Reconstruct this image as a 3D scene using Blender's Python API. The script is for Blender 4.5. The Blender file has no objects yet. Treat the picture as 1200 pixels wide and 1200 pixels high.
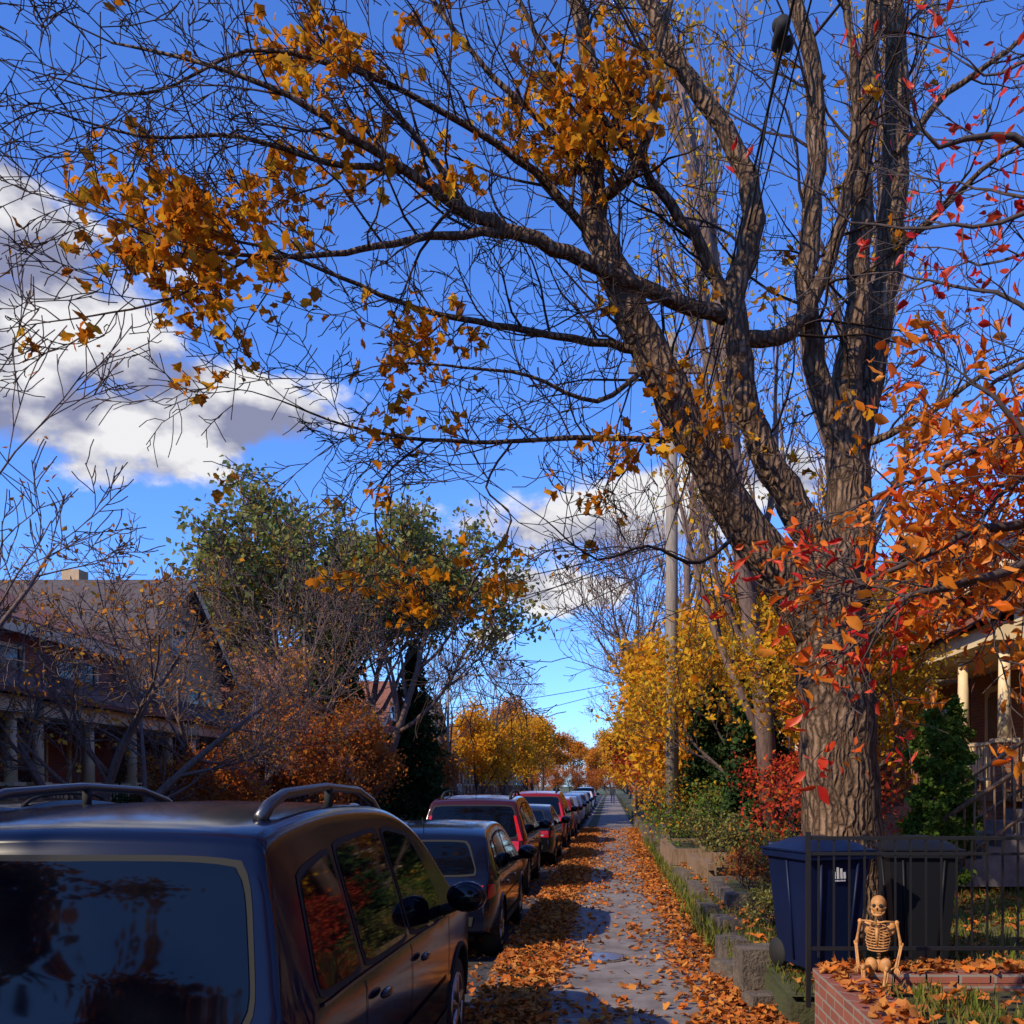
import bpy, math, random
import numpy as np
from mathutils import Vector, Matrix
from mathutils.bvhtree import BVHTree
R=random.Random(11)
NR=np.random.default_rng(5)
F=1120.0; EYE=1.82
def P(px,py,Y):
    return Vector(((px-715)*Y/F, Y, EYE+(920-py)*Y/F))
def PX(p):
    return (715+F*p[0]/p[1], 920-F*(p[2]-EYE)/p[1])
scene=bpy.context.scene
scene.view_settings.view_transform='Standard'
try: scene.view_settings.look='None'
except Exception: pass
scene.view_settings.exposure=0
COL=scene.collection

# ---------------------------------------------------------------- materials
def newmat(name):
    m=bpy.data.materials.new(name); m.use_nodes=True
    nt=m.node_tree; nt.nodes.clear()
    o=nt.nodes.new('ShaderNodeOutputMaterial')
    return m,nt,o
def pbr(name,col,rough=.8,metal=0,coat=0,spec=.5,var=0.0,vscale=5,bump=0,bscale=30,col2=None,stretch=(1,1,1)):
    m,nt,o=newmat(name); N=nt.nodes; L=nt.links
    b=N.new('ShaderNodeBsdfPrincipled'); L.new(b.outputs[0],o.inputs[0])
    b.inputs['Base Color'].default_value=(*col,1); b.inputs['Roughness'].default_value=rough
    b.inputs['Metallic'].default_value=metal; b.inputs['Coat Weight'].default_value=coat
    b.inputs['Coat Roughness'].default_value=.04
    b.inputs['Specular IOR Level'].default_value=spec
    tc=N.new('ShaderNodeTexCoord'); mp=N.new('ShaderNodeMapping'); mp.inputs['Scale'].default_value=stretch
    L.new(tc.outputs['Object'],mp.inputs[0])
    if var>0 or col2:
        n=N.new('ShaderNodeTexNoise'); n.inputs['Scale'].default_value=vscale; n.inputs['Detail'].default_value=4
        n.inputs['Roughness'].default_value=.65
        L.new(mp.outputs[0],n.inputs[0])
        r=N.new('ShaderNodeValToRGB'); L.new(n.outputs[0],r.inputs[0])
        c2=col2 if col2 else tuple(min(1,c*(1+var)) for c in col)
        c1=col if col2 else tuple(c*(1-var) for c in col)
        r.color_ramp.elements[0].position=.35; r.color_ramp.elements[1].position=.65
        r.color_ramp.elements[0].color=(*c1,1); r.color_ramp.elements[1].color=(*c2,1)
        L.new(r.outputs[0],b.inputs['Base Color'])
    if bump>0:
        n=N.new('ShaderNodeTexNoise'); n.inputs['Scale'].default_value=bscale; n.inputs['Detail'].default_value=3
        L.new(mp.outputs[0],n.inputs[0])
        bm=N.new('ShaderNodeBump'); bm.inputs['Strength'].default_value=bump; bm.inputs['Distance'].default_value=.03
        L.new(n.outputs[0],bm.inputs['Height']); L.new(bm.outputs[0],b.inputs['Normal'])
    return m
def leafmat(name,cols,trans=.4,rough=.6):
    m,nt,o=newmat(name); N=nt.nodes; L=nt.links
    g=N.new('ShaderNodeNewGeometry'); r=N.new('ShaderNodeValToRGB')
    L.new(g.outputs['Random Per Island'],r.inputs[0])
    e=r.color_ramp.elements
    while len(e)<len(cols): e.new(.5)
    for i,c in enumerate(cols):
        e[i].position=i/(len(cols)-1); e[i].color=(*c,1)
    if rough<.5:
        b=N.new('ShaderNodeBsdfPrincipled'); b.inputs['Roughness'].default_value=rough
        b.inputs['Specular IOR Level'].default_value=.3
    else:
        b=N.new('ShaderNodeBsdfDiffuse')
    t=N.new('ShaderNodeBsdfTranslucent'); mx=N.new('ShaderNodeMixShader'); mx.inputs[0].default_value=trans
    L.new(r.outputs[0],b.inputs[0]); L.new(r.outputs[0],t.inputs[0])
    L.new(b.outputs[0],mx.inputs[1]); L.new(t.outputs[0],mx.inputs[2]); L.new(mx.outputs[0],o.inputs[0])
    return m
def brickmat(name,c1,c2,mortar,scale=1.0):
    m,nt,o=newmat(name); N=nt.nodes; L=nt.links
    b=N.new('ShaderNodeBsdfPrincipled'); L.new(b.outputs[0],o.inputs[0]); b.inputs['Roughness'].default_value=.9
    tc=N.new('ShaderNodeTexCoord'); s=N.new('ShaderNodeSeparateXYZ'); L.new(tc.outputs['Object'],s.inputs[0])
    a=N.new('ShaderNodeMath'); a.operation='ADD'; L.new(s.outputs[0],a.inputs[0]); L.new(s.outputs[1],a.inputs[1])
    c=N.new('ShaderNodeCombineXYZ'); L.new(a.outputs[0],c.inputs[0]); L.new(s.outputs[2],c.inputs[1])
    k=N.new('ShaderNodeTexBrick'); L.new(c.outputs[0],k.inputs[0])
    k.inputs['Color1'].default_value=(*c1,1); k.inputs['Color2'].default_value=(*c2,1); k.inputs['Mortar'].default_value=(*mortar,1)
    k.inputs['Scale'].default_value=1; k.inputs['Brick Width'].default_value=.22*scale; k.inputs['Row Height'].default_value=.075*scale
    k.inputs['Mortar Size'].default_value=.008*scale
    n=N.new('ShaderNodeTexNoise'); n.inputs['Scale'].default_value=3; L.new(tc.outputs['Object'],n.inputs[0])
    mx=N.new('ShaderNodeMix'); mx.data_type='RGBA'; mx.blend_type='MULTIPLY'; mx.inputs[0].default_value=.35
    L.new(k.outputs[0],mx.inputs[6]); L.new(n.outputs[0],mx.inputs[7]); L.new(mx.outputs[2],b.inputs['Base Color'])
    return m
def barkmat(name,c1,c2,sc=1.0,strength=1.0):
    m,nt,o=newmat(name); N=nt.nodes; L=nt.links
    b=N.new('ShaderNodeBsdfPrincipled'); L.new(b.outputs[0],o.inputs[0]); b.inputs['Roughness'].default_value=.95
    b.inputs['Specular IOR Level'].default_value=.15
    tc=N.new('ShaderNodeTexCoord'); mp=N.new('ShaderNodeMapping'); mp.inputs['Scale'].default_value=(17*sc,17*sc,2.8*sc)
    L.new(tc.outputs['Object'],mp.inputs[0])
    n0=N.new('ShaderNodeTexNoise'); n0.inputs['Scale'].default_value=2.5; n0.inputs['Detail'].default_value=4
    L.new(tc.outputs['Object'],n0.inputs[0])
    ad=N.new('ShaderNodeVectorMath'); ad.operation='MULTIPLY_ADD'
    L.new(n0.outputs['Color'],ad.inputs[0]); ad.inputs[1].default_value=(3,3,3); L.new(mp.outputs[0],ad.inputs[2])
    v=N.new('ShaderNodeTexVoronoi'); v.feature='DISTANCE_TO_EDGE'; v.inputs['Scale'].default_value=1.0
    L.new(ad.outputs[0],v.inputs[0])
    r=N.new('ShaderNodeValToRGB'); L.new(v.outputs[0],r.inputs[0])
    r.color_ramp.elements[0].color=(*[c*.4 for c in c1],1); r.color_ramp.elements[0].position=.0
    r.color_ramp.elements[1].color=(*c2,1); r.color_ramp.elements[1].position=.3
    mx=N.new('ShaderNodeMix'); mx.data_type='RGBA'; mx.blend_type='MIX'
    mr0=N.new('ShaderNodeMapRange'); mr0.inputs[1].default_value=.3; mr0.inputs[2].default_value=.8; mr0.inputs[4].default_value=.7
    L.new(n0.outputs[0],mr0.inputs[0])
    L.new(mr0.outputs[0],mx.inputs[0]); L.new(r.outputs[0],mx.inputs[6]); mx.inputs[7].default_value=(*c1,1)
    L.new(mx.outputs[2],b.inputs['Base Color'])
    bm=N.new('ShaderNodeBump'); bm.inputs['Strength'].default_value=strength; bm.inputs['Distance'].default_value=.03
    mr=N.new('ShaderNodeMapRange'); mr.inputs[2].default_value=.35; L.new(v.outputs[0],mr.inputs[0])
    L.new(mr.outputs[0],bm.inputs['Height']); L.new(bm.outputs[0],b.inputs['Normal'])
    return m

MT={}
MT['bark']=barkmat('maple_bark',(.115,.07,.045),(.29,.19,.125))
MT['twig']=pbr('twig_bark',(.045,.028,.022),.9,var=.2,spec=.2)
MT['bark2']=pbr('dark_bark',(.07,.05,.045),.95,var=.35,vscale=6,stretch=(4,4,1))
MT['barkg']=pbr('grey_bark',(.14,.09,.075),.95,var=.35,vscale=6,stretch=(4,4,1))
MT['asphalt']=pbr('asphalt',(.045,.045,.05),.9,var=.3,vscale=1.2,bump=.4,bscale=120)
MT['conc']=pbr('concrete',(.20,.175,.165),.9,var=.30,vscale=2.2,bump=.35,bscale=90)
MT['conc2']=pbr('weathered_block',(.115,.09,.07),.95,var=.45,vscale=6,bump=.7,bscale=40)
MT['soil']=pbr('soil_grass',(.045,.04,.018),.95,col2=(.06,.075,.02),vscale=1.5,bump=.8,bscale=25)
MT['lawn']=pbr('lawn',(.05,.085,.02),.95,col2=(.10,.09,.03),vscale=.8,bump=.8,bscale=60)
MT['white']=pbr('white_trim',(.66,.60,.50),.6,var=.08)
MT['cream']=pbr('cream_trim',(.72,.57,.36),.7,var=.12,vscale=2)
MT['black']=pbr('black_metal',(.012,.012,.014),.4,spec=.5)
MT['rubber']=pbr('rubber',(.014,.014,.014),.85)
MT['glass']=pbr('car_glass',(.002,.003,.006),.03,spec=.28)
MT['hglass']=pbr('house_glass',(.02,.025,.035),.08,spec=.8)
MT['chrome']=pbr('chrome',(.5,.5,.52),.2,metal=1)
MT['rim']=pbr('alloy',(.35,.35,.37),.3,metal=1)
MT['red']=pbr('tail_lens',(.50,.008,.006),.15,coat=.6)
MT['lamp']=pbr('clear_lens',(.4,.4,.42),.1,coat=1)
MT['plate']=pbr('plate',(.55,.57,.62),.5)
MT['shingle']=pbr('shingle',(.085,.065,.06),.95,var=.3,vscale=8,bump=.5,bscale=30)
MT['shingler']=pbr('shingle_red',(.22,.085,.055),.95,var=.3,vscale=8,bump=.5,bscale=30)
MT['wood']=pbr('weathered_wood',(.22,.14,.085),.9,var=.35,vscale=4,stretch=(6,6,1),bump=.3)
MT['pole']=pbr('utility_pole_wood',(.26,.22,.18),.9,var=.25,vscale=4,stretch=(8,8,.6),bump=.3)
MT['brickd']=brickmat('brick_dark_red',(.44,.12,.07),(.33,.085,.055),(.30,.23,.18))
MT['bricko']=brickmat('brick_orange',(.44,.18,.09),(.36,.13,.07),(.34,.28,.22))
MT['brickw']=brickmat('brick_planter',(.36,.11,.07),(.26,.08,.055),(.3,.27,.23))
MT['sidingb']=pbr('siding_tan',(.48,.33,.19),.8,var=.1)
MT['bone']=pbr('plastic_bone',(.50,.235,.075),.55,var=.25,vscale=20)
MT['binblue']=pbr('bin_blue',(.003,.009,.042),.5,var=.15,vscale=3,spec=.25)
MT['binblack']=pbr('bin_black',(.006,.007,.011),.55,spec=.25)
MT['maple']=leafmat('maple_leaves',[(.40,.10,.010),(.68,.24,.012),(.80,.42,.03),(.30,.10,.02),(.76,.28,.012),(.5,.14,.012)],.45)
MT['pearo']=leafmat('pear_leaves',[(.66,.07,.012),(.76,.16,.012),(.80,.28,.03),(.66,.2,.02),(.80,.24,.02)],.38,.4)
MT['pearr']=leafmat('pear_leaves_red',[(.5,.015,.02),(.66,.03,.02),(.72,.09,.02),(.6,.03,.03)],.38,.4)
MT['yellow']=leafmat('yellow_leaves',[(.70,.36,.02),(.82,.48,.03),(.6,.26,.02),(.28,.24,.03),(.78,.50,.05),(.66,.18,.02)],.45)
MT['gold']=leafmat('golden_leaves',[(.70,.32,.02),(.82,.46,.03),(.66,.24,.02),(.78,.50,.05)],.45)
MT['orange']=leafmat('orange_leaves',[(.60,.19,.03),(.70,.27,.03),(.45,.14,.03),(.74,.40,.05)],.4)
MT['rust']=leafmat('rust_leaves',[(.46,.11,.03),(.60,.18,.035),(.34,.09,.03),(.64,.26,.04)],.35)
MT['redl']=leafmat('red_leaves',[(.5,.05,.03),(.62,.08,.03),(.4,.03,.03),(.66,.22,.04)],.4)
MT['green']=leafmat('olive_foliage',[(.12,.15,.04),(.20,.22,.06),(.30,.29,.10),(.15,.15,.035),(.46,.24,.05)],.35)
MT['dgreen']=leafmat('dark_needles',[(.022,.05,.02),(.035,.065,.022),(.055,.085,.025)],.15)
MT['cedar']=leafmat('cedar_foliage',[(.08,.15,.02),(.12,.20,.03),(.06,.11,.02),(.15,.18,.04)],.25)
MT['grass']=leafmat('grass_blades',[(.09,.13,.02),(.16,.19,.035),(.26,.20,.06),(.08,.12,.02)],.3)
MT['litter']=leafmat('leaf_litter',[(.38,.10,.025),(.60,.18,.03),(.30,.11,.04),(.66,.28,.06),(.22,.08,.03),(.52,.13,.025),(.54,.23,.07)],.15,.8)
def paint(name,col,rough=.13,metal=0,coat=.25): return pbr(name,col,rough,metal=metal,coat=coat,spec=.25)
MT['navy']=paint('paint_navy',(.004,.006,.022),coat=.1)
MT['dblue']=paint('paint_dark_blue',(.004,.005,.014))
MT['maroon']=paint('paint_black_cherry',(.040,.007,.008))
MT['pred']=paint('paint_red',(.20,.010,.008))
MT['silver']=paint('paint_silver',(.20,.21,.23),.3,.5)
MT['pblack']=paint('paint_black',(.008,.008,.010))
MT['pwhite']=paint('paint_white',(.6,.6,.6),.3,0)
MT['rail']=pbr('roof_rail',(.10,.105,.12),.35,metal=.8)

# ---------------------------------------------------------------- mesh helpers
class M:
    def __init__(s): s.v=[];s.f=[];s.mi=[];s.mats=[];s.sm=[]
    def mid(s,k):
        m=MT[k]
        if m not in s.mats: s.mats.append(m)
        return s.mats.index(m)
    def add(s,vs,fs,k,smooth=False):
        o=len(s.v); s.v.extend([tuple(v) for v in vs]); i=s.mid(k)
        for f in fs: s.f.append([a+o for a in f]); s.mi.append(i); s.sm.append(smooth)
    def box(s,x0,x1,y0,y1,z0,z1,k):
        s.add([(x0,y0,z0),(x1,y0,z0),(x1,y1,z0),(x0,y1,z0),(x0,y0,z1),(x1,y0,z1),(x1,y1,z1),(x0,y1,z1)],
          [(0,3,2,1),(4,5,6,7),(0,1,5,4),(1,2,6,5),(2,3,7,6),(3,0,4,7)],k)
    def obox(s,c,size,rot,k):
        vs=[]
        for z in(-.5,.5):
            for x,y in((-.5,-.5),(.5,-.5),(.5,.5),(-.5,.5)):
                vs.append(Vector(c)+rot@Vector((x*size[0],y*size[1],z*size[2])))
        s.add(vs,[(0,3,2,1),(4,5,6,7),(0,1,5,4),(1,2,6,5),(2,3,7,6),(3,0,4,7)],k)
    def tube(s,pts,rad,n,k,caps=True,smooth=True):
        pts=[Vector(p) for p in pts]; vs=[]; fs=[]
        t=(pts[1]-pts[0]).normalized()
        a=Vector((0,0,1)) if abs(t.z)<.9 else Vector((1,0,0))
        u=t.cross(a).normalized()
        m=len(pts)
        cs=[(math.cos(2*math.pi*j/n),math.sin(2*math.pi*j/n)) for j in range(n)]
        for i in range(m):
            if i==0: t=pts[1]-pts[0]
            elif i==m-1: t=pts[-1]-pts[-2]
            else: t=pts[i+1]-pts[i-1]
            if t.length<1e-9: t=Vector((0,0,1))
            t.normalize(); u=(u-t*u.dot(t)); 
            if u.length<1e-6: u=t.orthogonal()
            u.normalize(); w=t.cross(u); r=rad[i] if hasattr(rad,'__len__') else rad
            p=pts[i]
            for c,sn in cs: vs.append(p+u*(c*r)+w*(sn*r))
        for i in range(m-1):
            for j in range(n):
                fs.append((i*n+j,i*n+(j+1)%n,(i+1)*n+(j+1)%n,(i+1)*n+j))
        if caps: fs.append(list(range(n))[::-1]); fs.append([(m-1)*n+j for j in range(n)])
        s.add(vs,fs,k,smooth)
    def ell(s,c,r,k,nu=12,nv=8,rot=None):
        vs=[];fs=[]
        for i in range(nv+1):
            th=math.pi*i/nv
            for j in range(nu):
                ph=2*math.pi*j/nu
                q=Vector((r[0]*math.sin(th)*math.cos(ph),r[1]*math.sin(th)*math.sin(ph),r[2]*math.cos(th)))
                if rot: q=rot@q
                vs.append(Vector(c)+q)
        for i in range(nv):
            for j in range(nu): fs.append((i*nu+j,(i+1)*nu+j,(i+1)*nu+(j+1)%nu,i*nu+(j+1)%nu))
        s.add(vs,fs,k,True)
    def mesh(s,name):
        me=bpy.data.meshes.new(name); me.from_pydata(s.v,[],s.f)
        for m in s.mats: me.materials.append(m)
        me.polygons.foreach_set('material_index',s.mi); me.polygons.foreach_set('use_smooth',s.sm)
        me.update(); return me
    def build(s,name,parent=None):
        return put(s.mesh(name),name,parent)
def put(me,name,parent=None,loc=None,rz=0):
    o=bpy.data.objects.new(name,me); COL.objects.link(o)
    if parent: o.parent=parent
    if loc is not None: o.location=loc
    o.rotation_euler[2]=rz
    return o
def empty(name,loc=(0,0,0),rz=0,sc=1):
    e=bpy.data.objects.new(name,None); COL.objects.link(e); e.location=loc; e.rotation_euler[2]=rz
    e.scale=(sc,sc,sc); e.empty_display_size=.3; return e

# leaf templates
def tmpl(kind):
    if kind=='maple':
        o=[(0,-.5),(.16,-.30),(.36,-.34),(.36,-.10),(.50,.10),(.30,.20),(.17,.36),(0,.52),(-.17,.36),(-.30,.20),(-.50,.10),(-.36,-.10),(-.36,-.34),(-.16,-.30)]
        v=[(x,y,.9*x*x-.35*y*y) for x,y in o]+[(0,0,-.05)]
        n=len(o); f=[(i,(i+1)%n,n) for i in range(n)]
    elif kind=='litter':
        o=[(0,-.5),(.36,-.34),(.33,-.05),(.50,.12),(.2,.3),(0,.52),(-.2,.3),(-.50,.12),(-.33,-.05),(-.36,-.34)]
        v=[(x,y,.8*x*x-.3*y*y) for x,y in o]+[(0,0,-.05)]
        n=len(o); f=[(i,(i+1)%n,n) for i in range(n)]
    elif kind=='pear':
        v=[(0,-.5,-.06),(.2,-.28,.06),(.27,0,.08),(.17,.28,.05),(0,.55,-.1),(-.17,.28,.05),(-.27,0,.08),(-.2,-.28,.06),(0,0,-.02)]
        f=[(i,(i+1)%8,8) for i in range(8)]
    elif kind=='blade':
        v=[(-.06,0,0),(.06,0,0),(.03,.1,.6),(-.0,.3,1.0)]
        f=[(0,1,2),(0,2,3)]
    else:
        v=[(0,-.5,0),(.32,0,.1),(0,.5,0),(-.32,0,.1)]
        f=[(0,1,2),(0,2,3)]
    return np.array(v,float),np.array(f,int)
def rotmats(n,mode='rand'):
    if mode=='rand':
        q=NR.normal(size=(n,4)); q/=np.linalg.norm(q,axis=1)[:,None]
    else:
        yaw=NR.uniform(0,2*np.pi,n); t=NR.normal(0,.36 if mode=='flat' else .18,(n,2))
        q=np.stack([np.cos(yaw/2),np.zeros(n),np.zeros(n),np.sin(yaw/2)],1)
        q2=np.stack([np.ones(n),t[:,0]*.5,t[:,1]*.5,np.zeros(n)],1); q2/=np.linalg.norm(q2,axis=1)[:,None]
        a=q;b=q2
        q=np.stack([a[:,0]*b[:,0]-a[:,1]*b[:,1]-a[:,2]*b[:,2]-a[:,3]*b[:,3],
            a[:,0]*b[:,1]+a[:,1]*b[:,0]+a[:,2]*b[:,3]-a[:,3]*b[:,2],
            a[:,0]*b[:,2]-a[:,1]*b[:,3]+a[:,2]*b[:,0]+a[:,3]*b[:,1],
            a[:,0]*b[:,3]+a[:,1]*b[:,2]-a[:,2]*b[:,1]+a[:,3]*b[:,0]],1)
    w,x,y,z=q.T
    return np.stack([np.stack([1-2*(y*y+z*z),2*(x*y-z*w),2*(x*z+y*w)],1),
      np.stack([2*(x*y+z*w),1-2*(x*x+z*z),2*(y*z-x*w)],1),
      np.stack([2*(x*z-y*w),2*(y*z+x*w),1-2*(x*x+y*y)],1)],1)
def leafmesh(name,pos,size,kind,mat,mode='rand'):
    pos=np.array(pos,float).reshape(-1,3); n=len(pos)
    tv,tf=tmpl(kind); k=len(tv)
    sz=np.array(size,float)*np.ones(n)*NR.uniform(.6,1.25,n)
    TV=np.repeat(tv[None],n,axis=0)
    if kind in('maple','litter','pear'):
        TV[:,:,0]*=NR.uniform(.5,1.1,n)[:,None]; TV[:,:,2]*=NR.uniform(-.4,1.9,n)[:,None]
        TV[:,:,0]+=TV[:,:,1]*NR.normal(0,.25,n)[:,None]
        TV+=NR.normal(0,.035,TV.shape)
    Rm=rotmats(n,mode)
    V=np.einsum('nij,nkj->nki',Rm,TV)*sz[:,None,None]+pos[:,None,:]
    V=V.reshape(-1,3)
    Fa=(tf[None]+ (np.arange(n)*k)[:,None,None]).reshape(-1,3)
    me=bpy.data.meshes.new(name)
    me.vertices.add(len(V)); me.vertices.foreach_set('co',V.ravel())
    me.loops.add(Fa.size); me.loops.foreach_set('vertex_index',Fa.ravel().astype(np.int32))
    me.polygons.add(len(Fa)); me.polygons.foreach_set('loop_start',np.arange(0,Fa.size,3,dtype=np.int32))
    try: me.polygons.foreach_set('loop_total',np.full(len(Fa),3,dtype=np.int32))
    except Exception: pass
    me.materials.append(MT[mat]); me.update(calc_edges=True); me.validate()
    return me

# ---------------------------------------------------------------- trees
def rv(R): return Vector((R.gauss(0,1),R.gauss(0,1),R.gauss(0,1))).normalized()
def grow(out,tips,p,d,L,r,lvl,mx,nch,R,spread=.8,up=.08,wig=.16,ratio=(.4,.7),start=.25):
    n=5 if lvl<mx-1 else 3
    p=Vector(p); d=Vector(d).normalized(); pts=[p.copy()]; ra=[r]; ds=[d.copy()]
    for i in range(n):
        d=(d+rv(R)*wig*(1.35 if lvl>=2 else 1)+Vector((0,0,up))).normalized(); p=p+d*(L/n)
        pts.append(p.copy()); ra.append(max(.0025,r*(1-.72*(i+1)/n))); ds.append(d.copy())
    out.append((pts,ra,lvl))
    if lvl<mx:
        c=nch[lvl]
        for k in range(c):
            t=start+(1-start)*(k+R.random()*.9)/c; t=min(t,.99); x=t*n; i=int(x); fr=x-i
            q=pts[i].lerp(pts[i+1],fr); rr=ra[i]*(1-fr)+ra[i+1]*fr
            dd=ds[i+1]; o=rv(R); o=(o-dd*o.dot(dd)).normalized()
            a=spread*R.uniform(.6,1.25)
            nd=dd*math.cos(a)+o*math.sin(a)
            grow(out,tips,q,nd,L*R.uniform(*ratio)*(1.1-.4*t),max(.0025,rr*R.uniform(.45,.68)),lvl+1,mx,nch,R,spread,up,wig,ratio,start)
    else: tips.append((pts[-1],pts[-2]))
def emit(out,mat,minr=0.0,rmul=1,mat2=None):
    m=M()
    for pts,ra,l in out:
        rr=ra[0]
        n=14 if rr>.12 else 8 if rr>.05 else 5 if rr>.02 else 3
        m.tube(pts,[max(minr,q*rmul) for q in ra],n,mat2 if (mat2 and rr<.03) else mat,caps=(rr>.05))
    return m
def tree_meshes(name,h,r,seed,nch=(7,5,4,4),mx=4,spread=.75,up=.12,trunk=.55,leaf=None,nl=3,ls=.1,jit=.25,kind='d',bark='bark2',minr=.004,ratio=(.45,.7),stems=1,start=.3,frac=1,wig=.12):
    R=random.Random(seed); out=[];tips=[]
    for s in range(stems):
        d=Vector((0,0,1)) if stems==1 else Vector((math.cos(s*2.4)*.5,math.sin(s*2.4)*.5,1))
        grow(out,tips,(0,0,-.1),d,h*trunk,r,0,mx,nch,R,spread,up,wig,ratio,start)
    mb=emit(out,bark,minr).mesh(name+'_wood')
    ml=None
    if leaf:
        pos=[]
        for a,b in tips:
            if R.random()>frac: continue
            for k in range(nl):
                t=R.random()*1.4; q=b.lerp(a,t)
                pos.append((q.x+R.gauss(0,jit),q.y+R.gauss(0,jit),q.z+R.gauss(0,jit*.8)))
        ml=leafmesh(name+'_leaves',pos,ls,kind,leaf)
    return mb,ml
def place(name,ms,loc,rz=0,sc=1,sz=None):
    e=empty(name,loc,rz,sc)
    if sz: e.scale=(sc,sc,sz)
    put(ms[0],'trunk_and_branches',e)
    if ms[1]: put(ms[1],'foliage',e)
    return e

# ---- big maple -------------------------------------------------
TY=9.5
manual=[]
def limb(pts,radii):
    q=[P(a,b,TY+c) for a,b,c in pts]
    n=len(q); rr=list(radii)
    Q=[];RR=[]
    for i in range(n-1):
        p0=q[max(0,i-1)];p1=q[i];p2=q[i+1];p3=q[min(n-1,i+2)]
        st=4
        for j in range(st):
            t=j/st
            Q.append(.5*((2*p1)+(p2-p0)*t+(2*p0-5*p1+4*p2-p3)*t*t+(3*p1-p0-3*p2+p3)*t**3)); RR.append(rr[i]*(1-t)+rr[i+1]*t)
    Q.append(q[-1]);RR.append(rr[-1])
    for i in range(1,len(Q)-1):
        Q[i]=Q[i]+rv(R)*min(.028,RR[i]*.4)
    manual.append((Q,RR)); return Q,RR
limb([(990,1115,0),(988,1060,0),(986,980,0),(982,850,0),(976,770,0),(968,705,.05),(985,640,.1)],[.56,.46,.40,.372,.37,.37,.24])
limb([(962,740,0),(912,672,-.1),(862,600,-.2),(808,505,-.3),(756,400,-.4),(714,310,-.5),(694,235,-.5),(698,160,-.4),(690,70,-.3),(668,-30,-.3)],[.28,.235,.205,.195,.18,.155,.125,.10,.085,.07])
limb([(985,670,.1),(930,592,0),(886,505,-.1),(866,425,-.2),(862,350,-.2),(882,260,-.2),(868,190,-.2),(822,110,-.2),(782,50,-.2),(748,-20,-.2)],[.22,.165,.135,.125,.115,.11,.098,.09,.082,.07])
limb([(985,700,.2),(998,600,.3),(992,510,.35),(996,430,.35),(1008,320,.4),(1008,200,.4),(1018,90,.4),(1024,-30,.4)],[.30,.235,.21,.145,.12,.11,.10,.085])
limb([(992,530,.3),(962,450,.2),(944,350,.1),(952,250,.1),(955,150,.1),(948,70,.1),(925,-20,.1)],[.15,.12,.105,.10,.095,.085,.07])
limb([(998,560,.4),(1020,440,.6),(1040,320,.7),(1050,200,.7),(1052,90,.7),(1046,-30,.7)],[.17,.15,.14,.135,.125,.11])
limb([(872,398,-.2),(925,388,-.1),(958,340,.0),(985,262,.2),(1000,170,.0),(1000,60,-.2),(985,-30,-.3)],[.09,.08,.07,.065,.055,.045,.035])
limb([(850,372,-.2),(775,345,-.5),(690,305,-.8),(610,275,-1.1),(545,245,-1.3),(475,200,-1.6),(410,160,-1.9),(340,112,-2.2),(240,75,-2.4),(130,50,-2.5)],[.085,.078,.07,.062,.055,.042,.032,.024,.016,.008])
limb([(852,352,-.2),(822,290,-.3),(775,225,-.5),(735,175,-.8),(690,120,-1.1),(640,60,-1.3),(600,-20,-1.4)],[.07,.062,.05,.04,.03,.024,.018])
limb([(748,410,-.4),(670,395,-.6),(580,380,-.9),(490,362,-1.2),(400,325,-1.4),(310,290,-1.6),(210,270,-1.8)],[.045,.038,.03,.024,.018,.013,.008])
limb([(785,515,-.3),(700,512,-.5),(600,517,-.7),(500,515,-1.0),(410,500,-1.2),(330,470,-1.4)],[.034,.028,.022,.018,.012,.007])
limb([(600,272,-1.1),(520,275,-1.4),(440,288,-1.7),(370,300,-2.0),(300,300,-2.2),(220,290,-2.4),(120,250,-2.6)],[.045,.036,.028,.022,.016,.012,.007])
limb([(545,245,-1.3),(495,170,-1.5),(440,105,-1.7),(395,40,-1.8),(360,-20,-1.9)],[.034,.028,.02,.015,.01])
limb([(705,290,-.5),(640,215,-.8),(570,160,-1.1),(480,110,-1.5),(390,75,-1.8),(290,60,-2.1),(170,110,-2.4),(60,90,-2.6)],[.048,.04,.032,.025,.02,.015,.01,.006])
limb([(692,210,-.5),(630,140,-.7),(560,70,-.9),(500,-10,-1.0)],[.04,.033,.025,.018])
limb([(475,200,-1.6),(380,190,-1.9),(280,160,-2.2),(170,160,-2.5),(60,130,-2.7)],[.03,.024,.017,.011,.006])
limb([(300,300,-2.2),(200,350,-2.4),(110,370,-2.6),(40,380,-2.7)],[.014,.011,.008,.005])
limb([(690,235,-.5),(740,205,-.8),(765,130,-1.0),(770,60,-1.1),(790,-20,-1.2)],[.065,.05,.04,.032,.025])
limb([(1040,300,.6),(1100,250,.3),(1150,200,.0),(1230,150,-.2)],[.05,.04,.025,.012])
limb([(1012,520,.3),(1080,490,.1),(1150,440,.1),(1230,410,0)],[.05,.035,.025,.012])
limb([(1050,180,.6),(1110,110,.5),(1180,60,.3),(1240,0,.2)],[.05,.035,.025,.012])
limb([(870,620,-.1),(820,660,-.6),(760,640,-.9),(700,655,-1.2),(640,610,-1.4)],[.026,.02,.014,.01,.006])
limb([(760,430,-.4),(700,470,-.9),(620,440,-1.3),(540,430,-1.6),(470,425,-1.8)],[.03,.022,.016,.012,.007])
limb([(500,515,-1.0),(450,560,-1.3),(440,620,-1.5),(470,660,-1.6),(500,690,-1.7)],[.014,.011,.009,.007,.004])
limb([(600,517,-.7),(570,570,-1.2),(600,610,-1.4),(555,680,-1.5)],[.014,.011,.008,.005])
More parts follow.
